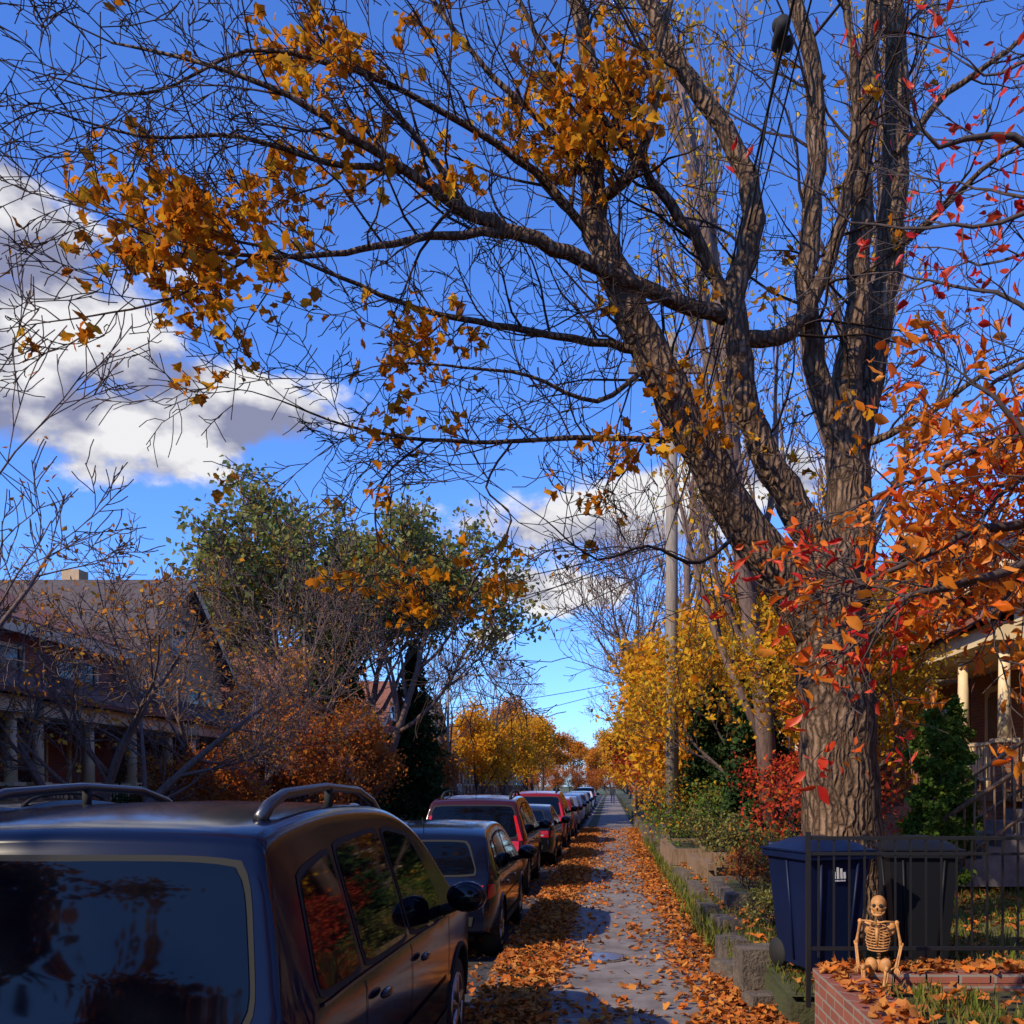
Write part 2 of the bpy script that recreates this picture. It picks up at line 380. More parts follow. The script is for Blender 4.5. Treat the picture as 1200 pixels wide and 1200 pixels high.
clusters=[(235,285,110,60,.95),(165,245,90,38,.75),(400,195,70,45,.85),(690,110,75,70,.95),(480,415,40,40,.8),(365,60,50,35,.8),(110,225,45,30,.65),
 (60,375,50,22,.65),(255,340,75,40,.7),(480,490,45,22,.8),(800,470,30,40,.5),(430,240,55,30,.5),(520,200,65,30,.45),(600,120,55,35,.35),(740,520,50,35,.35),(440,620,50,50,.5),(560,680,45,50,.5),(650,170,50,45,.7),
 (250,400,60,40,.3),(700,570,80,60,.16),(640,620,50,50,.3),(480,690,30,40,.5),(400,70,40,30,.5)]
def lprob(px,py):
    b=.014
    for cx,cy,rx,ry,w in clusters:
        d=((px-cx)/rx)**2+((py-cy)/ry)**2
        b=max(b,w*math.exp(-d*1.1))
    return b
out=[];tips=[];lpos=[]
R=random.Random(21)
for Q,RR in manual:
    out.append((Q,RR,0))
    acc=0
    for i in range(1,len(Q)):
        seg=(Q[i]-Q[i-1]); acc+=seg.length
        r=RR[i]
        if r>.19: continue
        gap=.24 if r<.06 else .38
        while acc>gap:
            acc-=gap
            dd=seg.normalized(); o=rv(R); o=(o-dd*o.dot(dd)).normalized(); a=R.uniform(.5,1.2)
            nd=dd*math.cos(a)+o*math.sin(a)+Vector((0,0,.1))
            if r>.09 and R.random()<.5: continue
            L=R.uniform(.6,1.5) if r<.07 else R.uniform(.8,2.0)
            grow(out,tips,Q[i-1].lerp(Q[i],R.random()),nd,L,min(.02,max(.006,r*.45)),1,3,(0,5,4),R,.85,.04,.34,(.35,.65),.2)
    if RR[-1]<.04: grow(out,tips,Q[-1],Q[-1]-Q[-2],1.2,RR[-1],1,3,(0,7,5),R,.7,.03,.3)
for a,b in tips:
    if a.y<2: continue
    px,py=PX(a)
    pr=lprob(px,py)
    if R.random()<pr:
        for k in range(R.choice([3,5,7,9])):
            t=R.random()*1.3; q=b.lerp(a,t)
            lpos.append((q.x+R.gauss(0,.055),q.y+R.gauss(0,.055),q.z-.03+R.gauss(0,.06)))
for (cx,cy,s,n) in [(830,500,22,40),(790,460,20,35),(1000,480,20,15)]:
    for k in range(n):
        q=P(cx+R.gauss(0,s),cy+R.gauss(0,s),TY-.5+R.gauss(0,.15)); lpos.append(tuple(q))
mt=empty('maple_tree')
emit(out,'bark',.0042,1.0,'twig').build('trunk_and_branches',mt)
put(leafmesh('maple_leaves',lpos,.105,'maple','maple'),'leaves',mt)
print('maple tubes',len(out),'leaves',len(lpos))

# ---- ornamental pear at right -------------------------------
R=random.Random(4)
out=[];tips=[]
tb=Vector((4.3,5.7,.35))
trunkp=[tb,Vector((4.32,5.7,1.2)),Vector((4.25,5.65,2.0)),Vector((4.2,5.6,2.6))]
out.append((trunkp,[.14,.11,.10,.09],0))
def pl(pts,r0,r1,gap=.13,Lr=(.3,.7)):
    q=[Vector(p) for p in pts]; n=len(q)
    q2=[]
    for i in range(n-1):
        for j in range(3): q2.append(q[i].lerp(q[i+1],j/3)+rv(R)*.02)
    q2.append(q[-1]); n=len(q2)
    rr=[r0+(r1-r0)*i/(n-1) for i in range(n)]
    out.append((q2,rr,0)); acc=0
    for i in range(2,n):
        seg=q2[i]-q2[i-1]; acc+=seg.length
        while acc>gap:
            acc-=gap; dd=seg.normalized(); o=rv(R); o=(o-dd*o.dot(dd)).normalized(); a=R.uniform(.5,1.1)
            grow(out,tips,q2[i-1].lerp(q2[i],R.random()),dd*math.cos(a)+o*math.sin(a),R.uniform(*Lr),.007,1,2,(0,5),R,.7,.02,.25)
    grow(out,tips,q2[-1],q2[-1]-q2[-2],.4,.006,1,2,(0,5),R,.6,-.05,.2)
top=trunkp[-1]
pp=P
pl([top,pp(1380,620,5.5),pp(1240,600,5.3),pp(1150,620,5.1),pp(1080,655,5.0),pp(1000,690,4.9)],.05,.008)
pl([top,pp(1330,700,5.3),pp(1200,660,5.0),pp(1130,680,4.8),pp(1060,700,4.7),pp(1010,750,4.7)],.045,.006)
pl([top,pp(1350,560,5.6),pp(1240,500,5.4),pp(1160,520,5.2),pp(1090,560,5.2),pp(1010,590,5.1)],.045,.006)
pl([top,pp(1350,480,5.8),pp(1250,400,5.6),pp(1190,430,5.5),pp(1140,470,5.5)],.05,.006)
pl([top,pp(1340,640,5.9),pp(1230,560,5.8),pp(1150,570,5.8),pp(1100,600,5.7)],.04,.006,.11)
pl([top,pp(1340,660,5.0),pp(1240,560,4.7),pp(1180,480,4.7),pp(1130,440,4.7)],.04,.006,.13)
pl([top,pp(1340,700,6.1),pp(1240,640,6.1),pp(1170,650,6.0),pp(1110,660,6.0)],.04,.006,.11)
pl([top,pp(1380,380,5.8),pp(1270,220,5.8),pp(1190,160,5.7),pp(1100,170,5.6),pp(1040,110,5.6)],.05,.005,.2,(.25,.55))
pl([pp(1270,220,5.8),pp(1170,260,5.6),pp(1090,270,5.5),pp(1000,260,5.5),pp(960,220,5.5)],.02,.004,.24,(.2,.5))
pl([pp(1250,400,5.6),pp(1170,340,5.5),pp(1090,330,5.5),pp(1030,320,5.4)],.02,.004,.2,(.2,.5))
pl([top,pp(1400,200,6),pp(1290,40,6),pp(1190,-20,6)],.045,.01,.2)
pl([pp(1290,40,6),pp(1220,70,5.9),pp(1150,90,5.8),pp(1110,60,5.8)],.02,.004,.16,(.2,.5))
pl([pp(1270,220,5.8),pp(1200,230,5.9),pp(1140,220,6.0),pp(1090,210,6.0)],.02,.004,.16,(.2,.5))
pl([pp(1290,330,5.8),pp(1220,300,5.9),pp(1150,310,6.0),pp(1100,290,6.0)],.02,.004,.16,(.2,.5))
pl([pp(1240,600,5.3),pp(1190,690,5.0),pp(1160,720,4.9),pp(1175,780,4.8)],.02,.004)
pl([pp(1240,500,5.4),pp(1200,560,5.0),pp(1150,600,4.9),pp(1130,650,4.8)],.02,.004)
pl([pp(1200,660,5.0),pp(1120,690,4.8),pp(1060,700,4.8),pp(1015,760,4.8),pp(1010,810,4.8)],.02,.004)
pl([pp(1060,700,4.8),pp(990,680,4.8),pp(930,690,4.8)],.012,.004,.12,(.15,.35))
for d in [(1,.3,1),(.8,-.7,1),(.2,.9,1.1),(.9,.8,.7),(0,-.9,1.2)]:
    grow(out,tips,top,d,2.6,.05,0,3,(6,4,4),R,.6,.08,.12)
lo=[];lr=[]
for a,b in tips:
    px,py=PX(a)
    if py<370: p=.55; red=True
    else: p=.98; red=(px<1060 and py>640 and R.random()<.45) or R.random()<.05
    if px<1050: p=.10 if py<560 else .5
    if px<1000 and py<640: p=.12
    if px>1060 and py>760: p=.35
    if px>1200: p=.8
    if R.random()<p:
        for k in range(R.choice([4,5,6,7]) if py>370 else R.choice([1,2,3])):
            q=b.lerp(a,R.random()*1.3); v=(q.x+R.gauss(0,.05),q.y+R.gauss(0,.05),q.z+R.gauss(0,.05))
            (lr if red else lo).append(v)
pt=empty('ornamental_pear_tree')
emit(out,'bark2',.003).build('trunk_and_branches',pt)
put(leafmesh('pear_leaves',lo,.085,'pear','pearo'),'orange_leaves',pt)
put(leafmesh('pear_leaves_red',lr,.085,'pear','pearr'),'red_leaves',pt)
print('pear',len(lo),len(lr))

# ---- background trees ---------------------------------------
bareA=tree_meshes('bareA',7.6,.12,3,nch=(7,6,5,4),trunk=.62,stems=3,spread=.8,up=.05,leaf='orange',nl=4,ls=.11,jit=.12,frac=.14,minr=.007,bark='barkg',start=.25,wig=.2)
bareB=tree_meshes('bareB',11,.2,8,nch=(9,6,5,4),trunk=.75,spread=.75,up=.08,leaf='orange',nl=2,ls=.14,jit=.1,frac=.14,minr=.011,bark='barkg',wig=.17)
tallB=tree_meshes('tallB',16,.20,5,nch=(18,7,5,3),trunk=.95,spread=.42,up=.18,leaf='yellow',nl=4,ls=.12,jit=.2,frac=.3,minr=.009,bark='barkg',ratio=(.28,.42),start=.15,wig=.14)
yel=tree_meshes('yel',7,.12,9,nch=(9,6,5,4),trunk=.7,spread=.8,up=.10,leaf='yellow',nl=8,ls=.14,jit=.24,minr=.006,frac=.9)
gol=tree_meshes('gol',7,.12,19,nch=(9,6,5,3),trunk=.68,spread=.8,up=.08,leaf='gold',nl=12,ls=.2,jit=.3,minr=.008,start=.15)
ora=tree_meshes('ora',9,.16,12,nch=(9,6,5,3),trunk=.7,spread=.75,up=.1,leaf='orange',nl=9,ls=.27,jit=.3,minr=.01)
rustT=tree_meshes('rust',5.5,.10,14,nch=(8,6,5,3),trunk=.6,stems=2,spread=.8,up=.08,leaf='rust',nl=7,ls=.13,jit=.22,minr=.006,start=.15)
redT=tree_meshes('redt',5,.09,15,nch=(8,6,5,3),trunk=.6,spread=.85,up=.08,leaf='redl',nl=8,ls=.13,jit=.2,minr=.006)
grn=tree_meshes('grn',15,.26,16,nch=(9,6,5,4),trunk=.60,stems=3,spread=.62,up=.08,leaf='green',nl=9,ls=.26,jit=.36,frac=.62,minr=.02,bark='barkg',start=.45,wig=.2)
def conifer(name,h,w,seed,mat,ls=.2,n=16000,cyl=False):
    R=random.Random(seed); m=M(); m.tube([(0,0,-.1),(0,0,h*.98)],[h*.018,.01],8,'bark2'); pos=[]
    nb=int(h*22)
    for i in range(nb):
        t=i/nb; z=h*(.04+.95*t); 
        rad=w*((1-t)**.75 if not cyl else min(1,((1-t)*2.2))**.7*.9)*R.uniform(.6,1.15)
        a=R.uniform(0,6.28); d=Vector((math.cos(a),math.sin(a),0))
        e=Vector((0,0,z))+d*rad+Vector((0,0,(-.25*rad if not cyl else .45*rad)))
        m.tube([(0,0,z),e],[.02,.006],3,'bark2',caps=False)
        c=int(n/nb*(.3+1.6*(1-t)))
        for k in range(c):
            s=R.random()**.6; q=Vector((0,0,z)).lerp(e,s); pos.append((q.x+R.gauss(0,ls*.55),q.y+R.gauss(0,ls*.55),q.z+R.gauss(0,ls*.5)))
    return m.mesh(name+'_wood'),leafmesh(name+'_needles',pos,ls,'d',mat)
spr=conifer('spruce',9,2.0,1,'dgreen',.22,13000)
ced=conifer('cedar',2.7,.48,2,'cedar',.075,11000,True)

place('bare_tree',bareA,(-10.3,19,0),.4,1.05)
place('bare_tree',bareB,(-11.6,15.2,0),1.0,1.0)
place('bare_tree',bareA,(-10.8,26,0),2.2,1.1)
place('bare_tree',bareB,(-10.8,34,0),4.2,.85)
place('rust_leaved_tree',rustT,(-9.9,28.5,0),.3,.95)
place('rust_leaved_tree',rustT,(-10.3,35,0),4,1.05)
place('orange_leaved_tree',ora,(-9.8,38,0),1,.55)
place('rust_leaved_tree',rustT,(-10.0,24,0),4,.6)
place('rust_leaved_tree',rustT,(-9.6,52,0),2,1.1)
place('poplar_tree',grn,(-10.8,40,0),1.2)
place('poplar_tree',grn,(-15.5,47,0),3.2,1.0)
place('spruce_tree',spr,(-9.6,47,0),0)
place('spruce_tree',spr,(-12.6,43,0),1,1.35)
place('bare_tree',bareB,(-9.6,60,0),3,.95)
place('bare_tree',bareB,(-10,74,0),5,1.1)
for i,(x,y,s) in enumerate([(-9.7,90,1.1),(-9.5,118,1.2),(-10,140,1.3),(2.6,100,1.1),(2.8,130,1.2),(-3,186,1.0),(3.5,190,1.1),(-11,189,1.1),(-17,186,1.1),(10,186,1.2),(.2,196,1.3),(-7,198,1.3)]):
    place('orange_leaved_tree',ora,(x,y,0),i*1.3,s)
for i,(x,y,s) in enumerate([(-9.3,67,1.05),(-9.0,80,1.1),(-9.0,104,1.4),(2.0,68,.95),(2.2,84,1.1),(2.3,112,1.4)]):
    place('golden_leaved_tree',gol,(x,y,0),i*1.9,s)
for i in range(11):
    place('rust_leaved_tree',rustT,(-22+i*3.6,182+(i%3)*1.5,-.4),i*1.1,1.25)
place('bare_tree',bareB,(2.3,42,.3),2,1.15)
place('bare_tree',bareB,(2.6,58,.3),.7,1.1)
place('bare_tree',bareB,(2.4,76,.3),3.7,1.2)
place('yellow_leaved_tree',yel,(2.9,20,.3),.2,.95)
place('golden_leaved_tree',gol,(2.6,25.5,.3),2.6,.95)
place('yellow_leaved_tree',yel,(3.6,15.5,.3),4.6,.75)
place('golden_leaved_tree',gol,(2.2,32,.3),5.6,.9)
place('yellow_leaved_tree',yel,(2.2,50,.3),5.6,1.1)
place('golden_leaved_tree',gol,(5.2,21,.3),3.6,.9)
place('red_leaved_tree',redT,(1.7,36,.3),.9,.95)
place('red_leaved_tree',redT,(1.7,44,.3),2.9,1.0)
place('red_leaved_tree',redT,(3.3,17.5,.3),3.9,.55)
place('spruce_tree',spr,(2.35,22.5,.3),2,.55)
place('spruce_tree',spr,(2.75,17.8,.3),3,.5)
place('birch_tree',tallB,(3.0,17.5,.3),0,1.0)
place('birch_tree',tallB,(5.2,24,.3),2,1.1)
place('birch_tree',tallB,(2.6,33,.3),4,1.05)
place('cedar_shrub',ced,(4.4,13.0,.3),0,.98)
place('cedar_shrub',ced,(4.95,13.9,.3),2,.92)
place('cedar_shrub',ced,(5.6,15.6,.3),4,1.1)
# unseen trees added behind the viewpoint to shade the near SUV and darken its reflections
place('orange_leaved_tree',ora,(-9.6,-4.5,0),1,.95)
place('orange_leaved_tree',ora,(-9.8,-15,0),2,1.1)
place('orange_leaved_tree',ora,(1.6,-8,.0),2,1.15)
place('orange_leaved_tree',ora,(2.2,-17,.0),4,1.3)
# distant mass of trees
dt=empty('distant_trees')
for i in range(22):
    ms=[ora,bareB,ora,grn][i%4]
    x=-72+i*7+R.uniform(-2,2); y=215+R.uniform(-10,20)
    for j,me in enumerate(ms):
        o=put(me,'crown' if j else 'trunks',dt,(x,y,0),i*1.7); o.scale=(1.2,)*3
for i,(x,y) in enumerate([(-27,35),(-29,50),(22,50)]):
    place('bare_tree',bareB,(x,y,0),i,1.1)

# ---------------------------------------------------------------- ground & street
m=M(); m.add([(-600,-200,-.15),(600,-200,-.15),(600,1200,-.15),(-600,1200,-.15)],[(0,1,2,3)],'lawn'); m.build('ground')
m=M(); m.add([(-9,-60,-.13),(-1.15,-60,-.13),(-1.15,170,-.13),(-9,170,-.13)],[(0,1,2,3)],'asphalt'); m.build('road')
m=M()
m.box(-1.15,-1.0,-60,170,-.2,.0,'conc'); m.box(-9.15,-9.0,-60,170,-.2,.0,'conc'); m.build('kerb')
m=M(); m.box(-1.0,-.58,-60,170,-.2,-.012,'soil'); m.box(.98,1.16,-60,170,-.2,-.01,'soil'); m.build('verge')
m=M()
y=-60.0
while y<165:
    m.box(-.58+R.uniform(-.004,.004),.98,y,y+1.485,-.2,R.uniform(-.004,.004),'conc'); y+=1.5
m.build('sidewalk')
m=M(); m.box(-.57,.97,-60,165,-.25,-.03,'soil'); m.build('sidewalk_bed')
m=M(); m.box(-13,-9.15,-60,170,-.2,0,'lawn'); m.box(-11.4,-9.9,-60,170,-.1,.006,'conc'); m.build('far_sidewalk')
m=M(); m.box(-30,-13,-60,170,-.2,.25,'lawn'); m.build('front_yard_terrain')
m=M()
def rough(x0,x1,y0,y1,z,nx,ny,k,amp=.05):
    vs=[];fs=[]
    for i in range(nx+1):
        for j in range(ny+1):
            x=x0+(x1-x0)*i/nx; y=y0+(y1-y0)*j/ny
            e=0 if i in(0,) or j in(0,ny) else 1
            vs.append((x,y,z+e*(amp*(math.sin(x*3.1+y*.7)+math.sin(y*1.3-x)*.8+R.uniform(-.5,.5)))))
    for i in range(nx):
        for j in range(ny):
            a=i*(ny+1)+j; fs.append((a,a+ny+1,a+ny+2,a+1))
    m.add(vs,fs,k,True)
m.box(1.32,40,7.0,165,-.2,.22,'soil')
m.box(6.6,40,-60,6.98,-.2,.22,'lawn')
rough(1.32,3.2,7.0,40,.27,16,160,'soil',.03)
rough(3.2,9,7.0,30,.30,30,80,'lawn',.02)
m.build('garden_terrain')
m=M(); R=random.Random(3)
y=9.3
while y<46:
    L=R.uniform(.35,1.0); hh=R.uniform(.26,.46)
    if R.random()>.27:
        rot=Matrix.Rotation(R.uniform(-.14,.14),3,'Z')@Matrix.Rotation(R.uniform(-.1,.1),3,'Y')@Matrix.Rotation(R.uniform(-.05,.05),3,'X')
        m.obox((1.27+R.uniform(-.06,.06),y+L/2,.02+hh*.25),(.2+R.uniform(0,.08),L-.03,hh),rot,'conc2')
    y+=L
m.build('retaining_wall')
def bed(name,x0,x1,y0,y1,h,k='conc2'):
    m=M(); t=.14
    for (a,b,c,d) in ((x0,x0+t,y0,y1),(x1-t,x1,y0,y1),(x0+t+.003,x1-t-.003,y0,y0+t),(x0+t+.003,x1-t-.003,y1-t,y1)):
        n=max(1,int(max(b-a,d-c)/.45)) if k=='conc2' else 1
        for zz in ([(-.1,h)] if k=='conc2' else [(-.1,h*.5-.01),(h*.5,h)]):
            for i in range(n):
                if b-a>d-c: xa=a+(b-a)*i/n; m.box(xa,xa+(b-a)/n-.012,c,d,zz[0],zz[1]+R.uniform(-.008,.004),k)
                else: ya=c+(d-c)*i/n; m.box(a,b,ya,ya+(d-c)/n-.012,zz[0],zz[1]+R.uniform(-.008,.004),k)
    m.box(x0+t+.01,x1-t-.01,y0+t+.01,y1-t-.01,-.1,h-.05,'soil')
    m.build(name)
bed('stone_planter_bed',1.42,2.7,11.6,13.9,.50); bed('timber_planter_bed',1.12,1.95,18.0,21.5,.62,'wood'); bed('stone_planter_bed',1.5,3.0,25,28,.7)
bed('timber_planter_bed',1.40,2.3,15.6,17.4,.58,'wood')
m=M(); rot=Matrix.Rotation(.12,3,'Z')
m.obox((1.36,8.35,.16),(.5,.34,.5),rot,'conc2'); m.obox((1.18,8.9,.06),(.3,.5,.22),Matrix.Rotation(.4,3,'Z'),'conc2')
m.obox((1.22,7.75,.03),(.24,.22,.2),Matrix.Rotation(.3,3,'Z'),'conc2'); m.build('concrete_block')
m=M()
m.box(1.45,2.6,15.2,15.35,.62,.74,'wood'); m.box(1.5,1.62,15.22,15.33,.2,.618,'wood'); m.box(2.4,2.52,15.22,15.33,.2,.618,'wood')
m.box(1.44,1.56,14.1,15.19,.56,.66,'wood'); m.box(1.45,1.55,14.2,14.3,.2,.558,'wood')
m.build('timber_planter_rail')
m=M(); m.tube([(-.1,10.05,.0),(-.1,10.05,.012)],[.3,.3],28,'conc2',smooth=False); m.tube([(-.1,10.05,.012),(-.1,10.05,.018)],[.24,.24],28,'rim',smooth=False); m.build('access_cover')
m=M()
m.box(1.36,1.6,1.0,6.35,-.1,.55,'brickw'); m.box(1.6,6.5,6.12,6.35,-.1,.55,'brickw')
m.box(1.6,6.5,1.0,6.12,-.1,.50,'soil')
y=1.0
while y<6.3:
    m.obox((1.475,y+.1,.582),(.27,.19,.06),Matrix.Rotation(R.uniform(-.03,.03),3,'Z'),'brickw'); y+=.205
x=1.72
while x<6.4:
    m.obox((x,6.24,.582),(.19,.25,.06),Matrix.Rotation(R.uniform(-.03,.03),3,'Z'),'brickw'); x+=.205
m.build('brick_planter')
m=M()
fz0,fz1=.64,1.47
m.box(1.36,6.4,6.53,6.55,fz1-.025,fz1,'black'); m.box(1.36,6.4,6.53,6.55,fz0+.05,fz0+.075,'black'); m.box(1.36,6.4,6.53,6.55,fz1-.13,fz1-.11,'black')
x=1.42
while x<6.4:
    m.box(x,x+.013,6.535,6.548,fz0,fz1-.026,'black'); x+=.105
for x in (1.34,2.95,4.6,6.3): m.box(x,x+.032,6.525,6.557,.3,fz1+.03,'black')
m.build('iron_fence')

def noise2(x,y): return .5+.25*math.sin(x*5.1+y*1.7)+.25*math.sin(y*2.9-x*3.3+1)
R=random.Random(8); pos=[]
while len(pos)<18000:
    y=4+36*R.random()**1.5; x=R.uniform(-1.15,1.3)
    if x<-.5: p=.95
    elif x>.72: p=.95
    else:
        e=min(abs(x+.5),abs(.72-x)); p=.05+.6*math.exp(-e*9)+(.25 if noise2(x*1.3,y*.6)>.8 else 0)
        if y>16: p+=.12
    if R.random()<p: pos.append((x,y,.012+R.random()*.05*(1 if p>.5 else .4)))
for k in range(3500): pos.append((R.uniform(1.3,5.5),R.uniform(7,22),.33+R.random()*.05))
for k in range(700): pos.append((R.uniform(1.6,5.5),R.uniform(3.5,6.1),.515+R.random()*.05))
for k in range(420): pos.append((R.uniform(1.36,4.5),R.uniform(6.12,6.4),.62+R.random()*.03))
for k in range(160): pos.append((R.uniform(1.36,1.6),R.uniform(4,6.3),.62+R.random()*.03))
for k in range(900): pos.append((R.uniform(-1.6,-1.15),R.uniform(4,40),-.11+R.random()*.03))
for k in range(1500): pos.append((R.uniform(-9.5,-12),R.uniform(12,50),.03+R.random()*.02))
for k in range(700): pos.append((R.uniform(.95,1.35),R.uniform(3,9.5),.03+R.random()*.06))
put(leafmesh('fallen_leaves',pos,.08,'litter','litter','flat'),'fallen_leaves')
pos=[]
for k in range(9000): pos.append((R.uniform(1.35,3.1),7+18*R.random()**1.3,.24))
for k in range(7000): pos.append((R.uniform(3.0,7),R.uniform(7.5,14),.28))
for k in range(190):
    cx,cy=R.uniform(1.08,1.3),9+20*R.random()
    for j in range(26): pos.append((cx+R.gauss(0,.06),cy+R.gauss(0,.12),.0+R.random()*.25))
put(leafmesh('grass',pos,.13,'blade','grass','up'),'grass')
pos=[]
for k in range(60):
    cx,cy=R.uniform(1.65,4.5),R.uniform(4.6,6.0)
    for j in range(18): pos.append((cx+R.gauss(0,.05),cy+R.gauss(0,.05),.5))
put(leafmesh('planter_weeds',pos,.11,'blade','grass','up'),'planter_weeds')
def shrub(name,loc,r,mat,n,ls):
    R2=random.Random(int(loc[1]*100)); out=[];tips=[]
    for s in range(7):
        a=s*.9; grow(out,tips,(0,0,0),(math.cos(a)*.6,math.sin(a)*.6,1),r*1.0,.012,0,2,(6,5),R2,.7,.03,.2)
    pos=[]
    for a,b in tips:
        for k in range(n): q=b.lerp(a,R2.random()*1.3); pos.append((q.x+R2.gauss(0,r*.1),q.y+R2.gauss(0,r*.1),q.z+R2.gauss(0,r*.1)))
    place(name,(emit(out,'bark2',.003).mesh(name+'w'),leafmesh(name+'l',pos,ls,'d',mat)),loc)
shrub('green_shrub',(1.9,19.5,.3),1.2,'cedar',9,.07)
shrub('yellow_shrub',(1.75,22,.3),1.3,'yellow',7,.08)
shrub('green_shrub',(2.3,14.2,.3),.7,'green',7,.06)
shrub('rust_shrub',(1.8,12.6,.35),.5,'rust',4,.05)
shrub('green_shrub',(2.2,12.9,.4),.6,'green',5,.05)
shrub('yellow_shrub',(1.75,10.3,.3),.35,'green',6,.04)
shrub('red_shrub',(2.9,13.6,.3),1.4,'redl',6,.08)
shrub('green_shrub',(3.6,19,.3),1.6,'green',8,.09)
shrub('orange_shrub',(2.0,29,.3),1.8,'orange',8,.12)
shrub('green_shrub',(1.8,16.5,.5),.7,'green',6,.06)
shrub('green_hedge',(-10.9,30,0),1.4,'dgreen',12,.11)
shrub('green_hedge',(-11.5,23,0),1.2,'dgreen',12,.11)

# ---------------------------------------------------------------- houses
def house(name,s,xf,y0,y1,z0,hw,wall,roofm,trim,front_gable=False,rise=2.4,depth=10,porch=True,pdepth=2.0,pz=1.0,ph=2.7):
    E=empty(name)
    def X(d): return xf+s*d
    def bx(m,d0,d1,ya,yb,za,zb,k):
        a,b=sorted((X(d0),X(d1))); m.box(a,b,ya,yb,za,zb,k)
    w=M(); bx(w,0,depth,y0,y1,z0-.4,hw,wall)
    rf=M(); ov=.45; th=.14
    if front_gable:
        ym=(y0+y1)/2
        w.add([(X(0),y0,hw),(X(0),y1,hw),(X(0),ym,hw+rise),(X(depth),y0,hw),(X(depth),y1,hw),(X(depth),ym,hw+rise)],[(0,1,2),(3,5,4)],wall)
        for ya,sg in((y0,-1),(y1,1)):
            za=hw-ov*rise/(ym-y0)
            q=[(X(-ov),ya+sg*ov,za),(X(depth+ov),ya+sg*ov,za),(X(depth+ov),ym,hw+rise),(X(-ov),ym,hw+rise)]
            q2=[(a,b,c+th) for a,b,c in q]
            rf.add(q+q2,[(0,3,2,1),(4,5,6,7),(0,1,5,4),(1,2,6,5),(2,3,7,6),(3,0,4,7)],roofm)
            f=[(X(-ov-.03),ya+sg*ov,za-.12),(X(-ov-.03),ym,hw+rise-.12),(X(-ov-.03),ym,hw+rise+th+.01),(X(-ov-.03),ya+sg*ov,za+th+.01)]
            rf.add(f,[(0,1,2,3)],trim)
    else:
        dm=depth/2
        w.add([(X(0),y0,hw),(X(depth),y0,hw),(X(dm),y0,hw+rise),(X(0),y1,hw),(X(depth),y1,hw),(X(dm),y1,hw+rise)],[(0,1,2),(3,5,4)],wall)
        for da,sg in((0,-1),(depth,1)):
            za=hw-ov*rise/dm
            q=[(X(da+sg*ov),y0-.2,za),(X(da+sg*ov),y1+.2,za),(X(dm),y1+.2,hw+rise),(X(dm),y0-.2,hw+rise)]
            q2=[(a,b,c+th) for a,b,c in q]
            rf.add(q+q2,[(0,3,2,1),(4,5,6,7),(0,1,5,4),(1,2,6,5),(2,3,7,6),(3,0,4,7)],roofm)
        bx(rf,-ov-.06,-ov-.004,y0-.2,y1+.2,hw-.42,hw-.14,trim)
    bx(rf,depth*.45,depth*.45+.6,y1-1.1,y1-.5,hw+rise*.3,hw+rise+1.0,wall)
    w.build('walls',E); rf.build('roof',E)
    wn=M()
    def window(ya,yb,za,zb):
        t=.09
        bx(wn,-.012,.0-.002,ya,yb,za,zb,'hglass')
        bx(wn,-.07,-.003,ya-t,ya,za-t,zb+t,trim); bx(wn,-.07,-.003,yb,yb+t,za-t,zb+t,trim)
        bx(wn,-.07,-.003,ya,yb,zb,zb+t,trim); bx(wn,-.12,-.003,ya-t-.02,yb+t+.02,za-t-.05,za,trim)
        zm=(za+zb)/2; bx(wn,-.05,-.014,ya,yb,zm-.03,zm+.03,trim)
        ym=(ya+yb)/2
        if yb-ya>1.2: bx(wn,-.052,-.014,ym-.03,ym+.03,za,zb,trim)
    Wd=y1-y0
    window(y0+Wd*.13,y0+Wd*.38,hw-2.1,hw-.7); window(y0+Wd*.6,y0+Wd*.86,hw-2.1,hw-.7)
    window(y0+Wd*.12,y0+Wd*.52,z0+pz+.7,z0+pz+2.1)
    if front_gable: window(y0+Wd*.42,y0+Wd*.58,hw+.35,hw+1.1)
    ya=y0+Wd*.68; bx(wn,-.05,-.002,ya,ya+.95,z0+pz,z0+pz+2.1,'wood'); 
    bx(wn,-.08,-.003,ya-.1,ya,z0+pz,z0+pz+2.2,trim); bx(wn,-.08,-.003,ya+.95,ya+1.05,z0+pz,z0+pz+2.2,trim); bx(wn,-.08,-.003,ya-.1,ya+1.05,z0+pz+2.2,z0+pz+2.32,trim)
    wn.build('windows_and_door',E)
    if porch:
        p=M(); pt=z0+pz
        bx(p,-pdepth,-.004,y0+.25,y1-.25,pt-.16,pt,'wood')
        bx(p,-pdepth+.1,-.1,y0+.4,y1-.4,z0-.3,pt-.17,'brickd' if wall!='bricko' else 'bricko')
        n=4
        for i in range(n):
            yy=y0+.4+(Wd-.8)*i/(n-1)
            bx(p,-pdepth+.08,-pdepth+.42,yy-.17,yy+.17,pt+.002,pt+.85,wall if wall.startswith('brick') else trim)
            cx=X(-pdepth+.25)
            p.tube([(cx,yy,pt+.86),(cx,yy,pt+ph)],[.12,.095],12,trim)
            bx(p,-pdepth+.06,-pdepth+.44,yy-.19,yy+.19,pt+.855,pt+.93,trim)
            bx(p,-pdepth+.1,-pdepth+.4,yy-.15,yy+.15,pt+ph-.1,pt+ph,trim)
        bx(p,-pdepth-.05,-pdepth+.5,y0+.1,y1-.1,pt+ph+.002,pt+ph+.32,trim)
        bx(p,-pdepth+.5,-.004,y0+.15,y1-.15,pt+ph+.05,pt+ph+.12,trim)
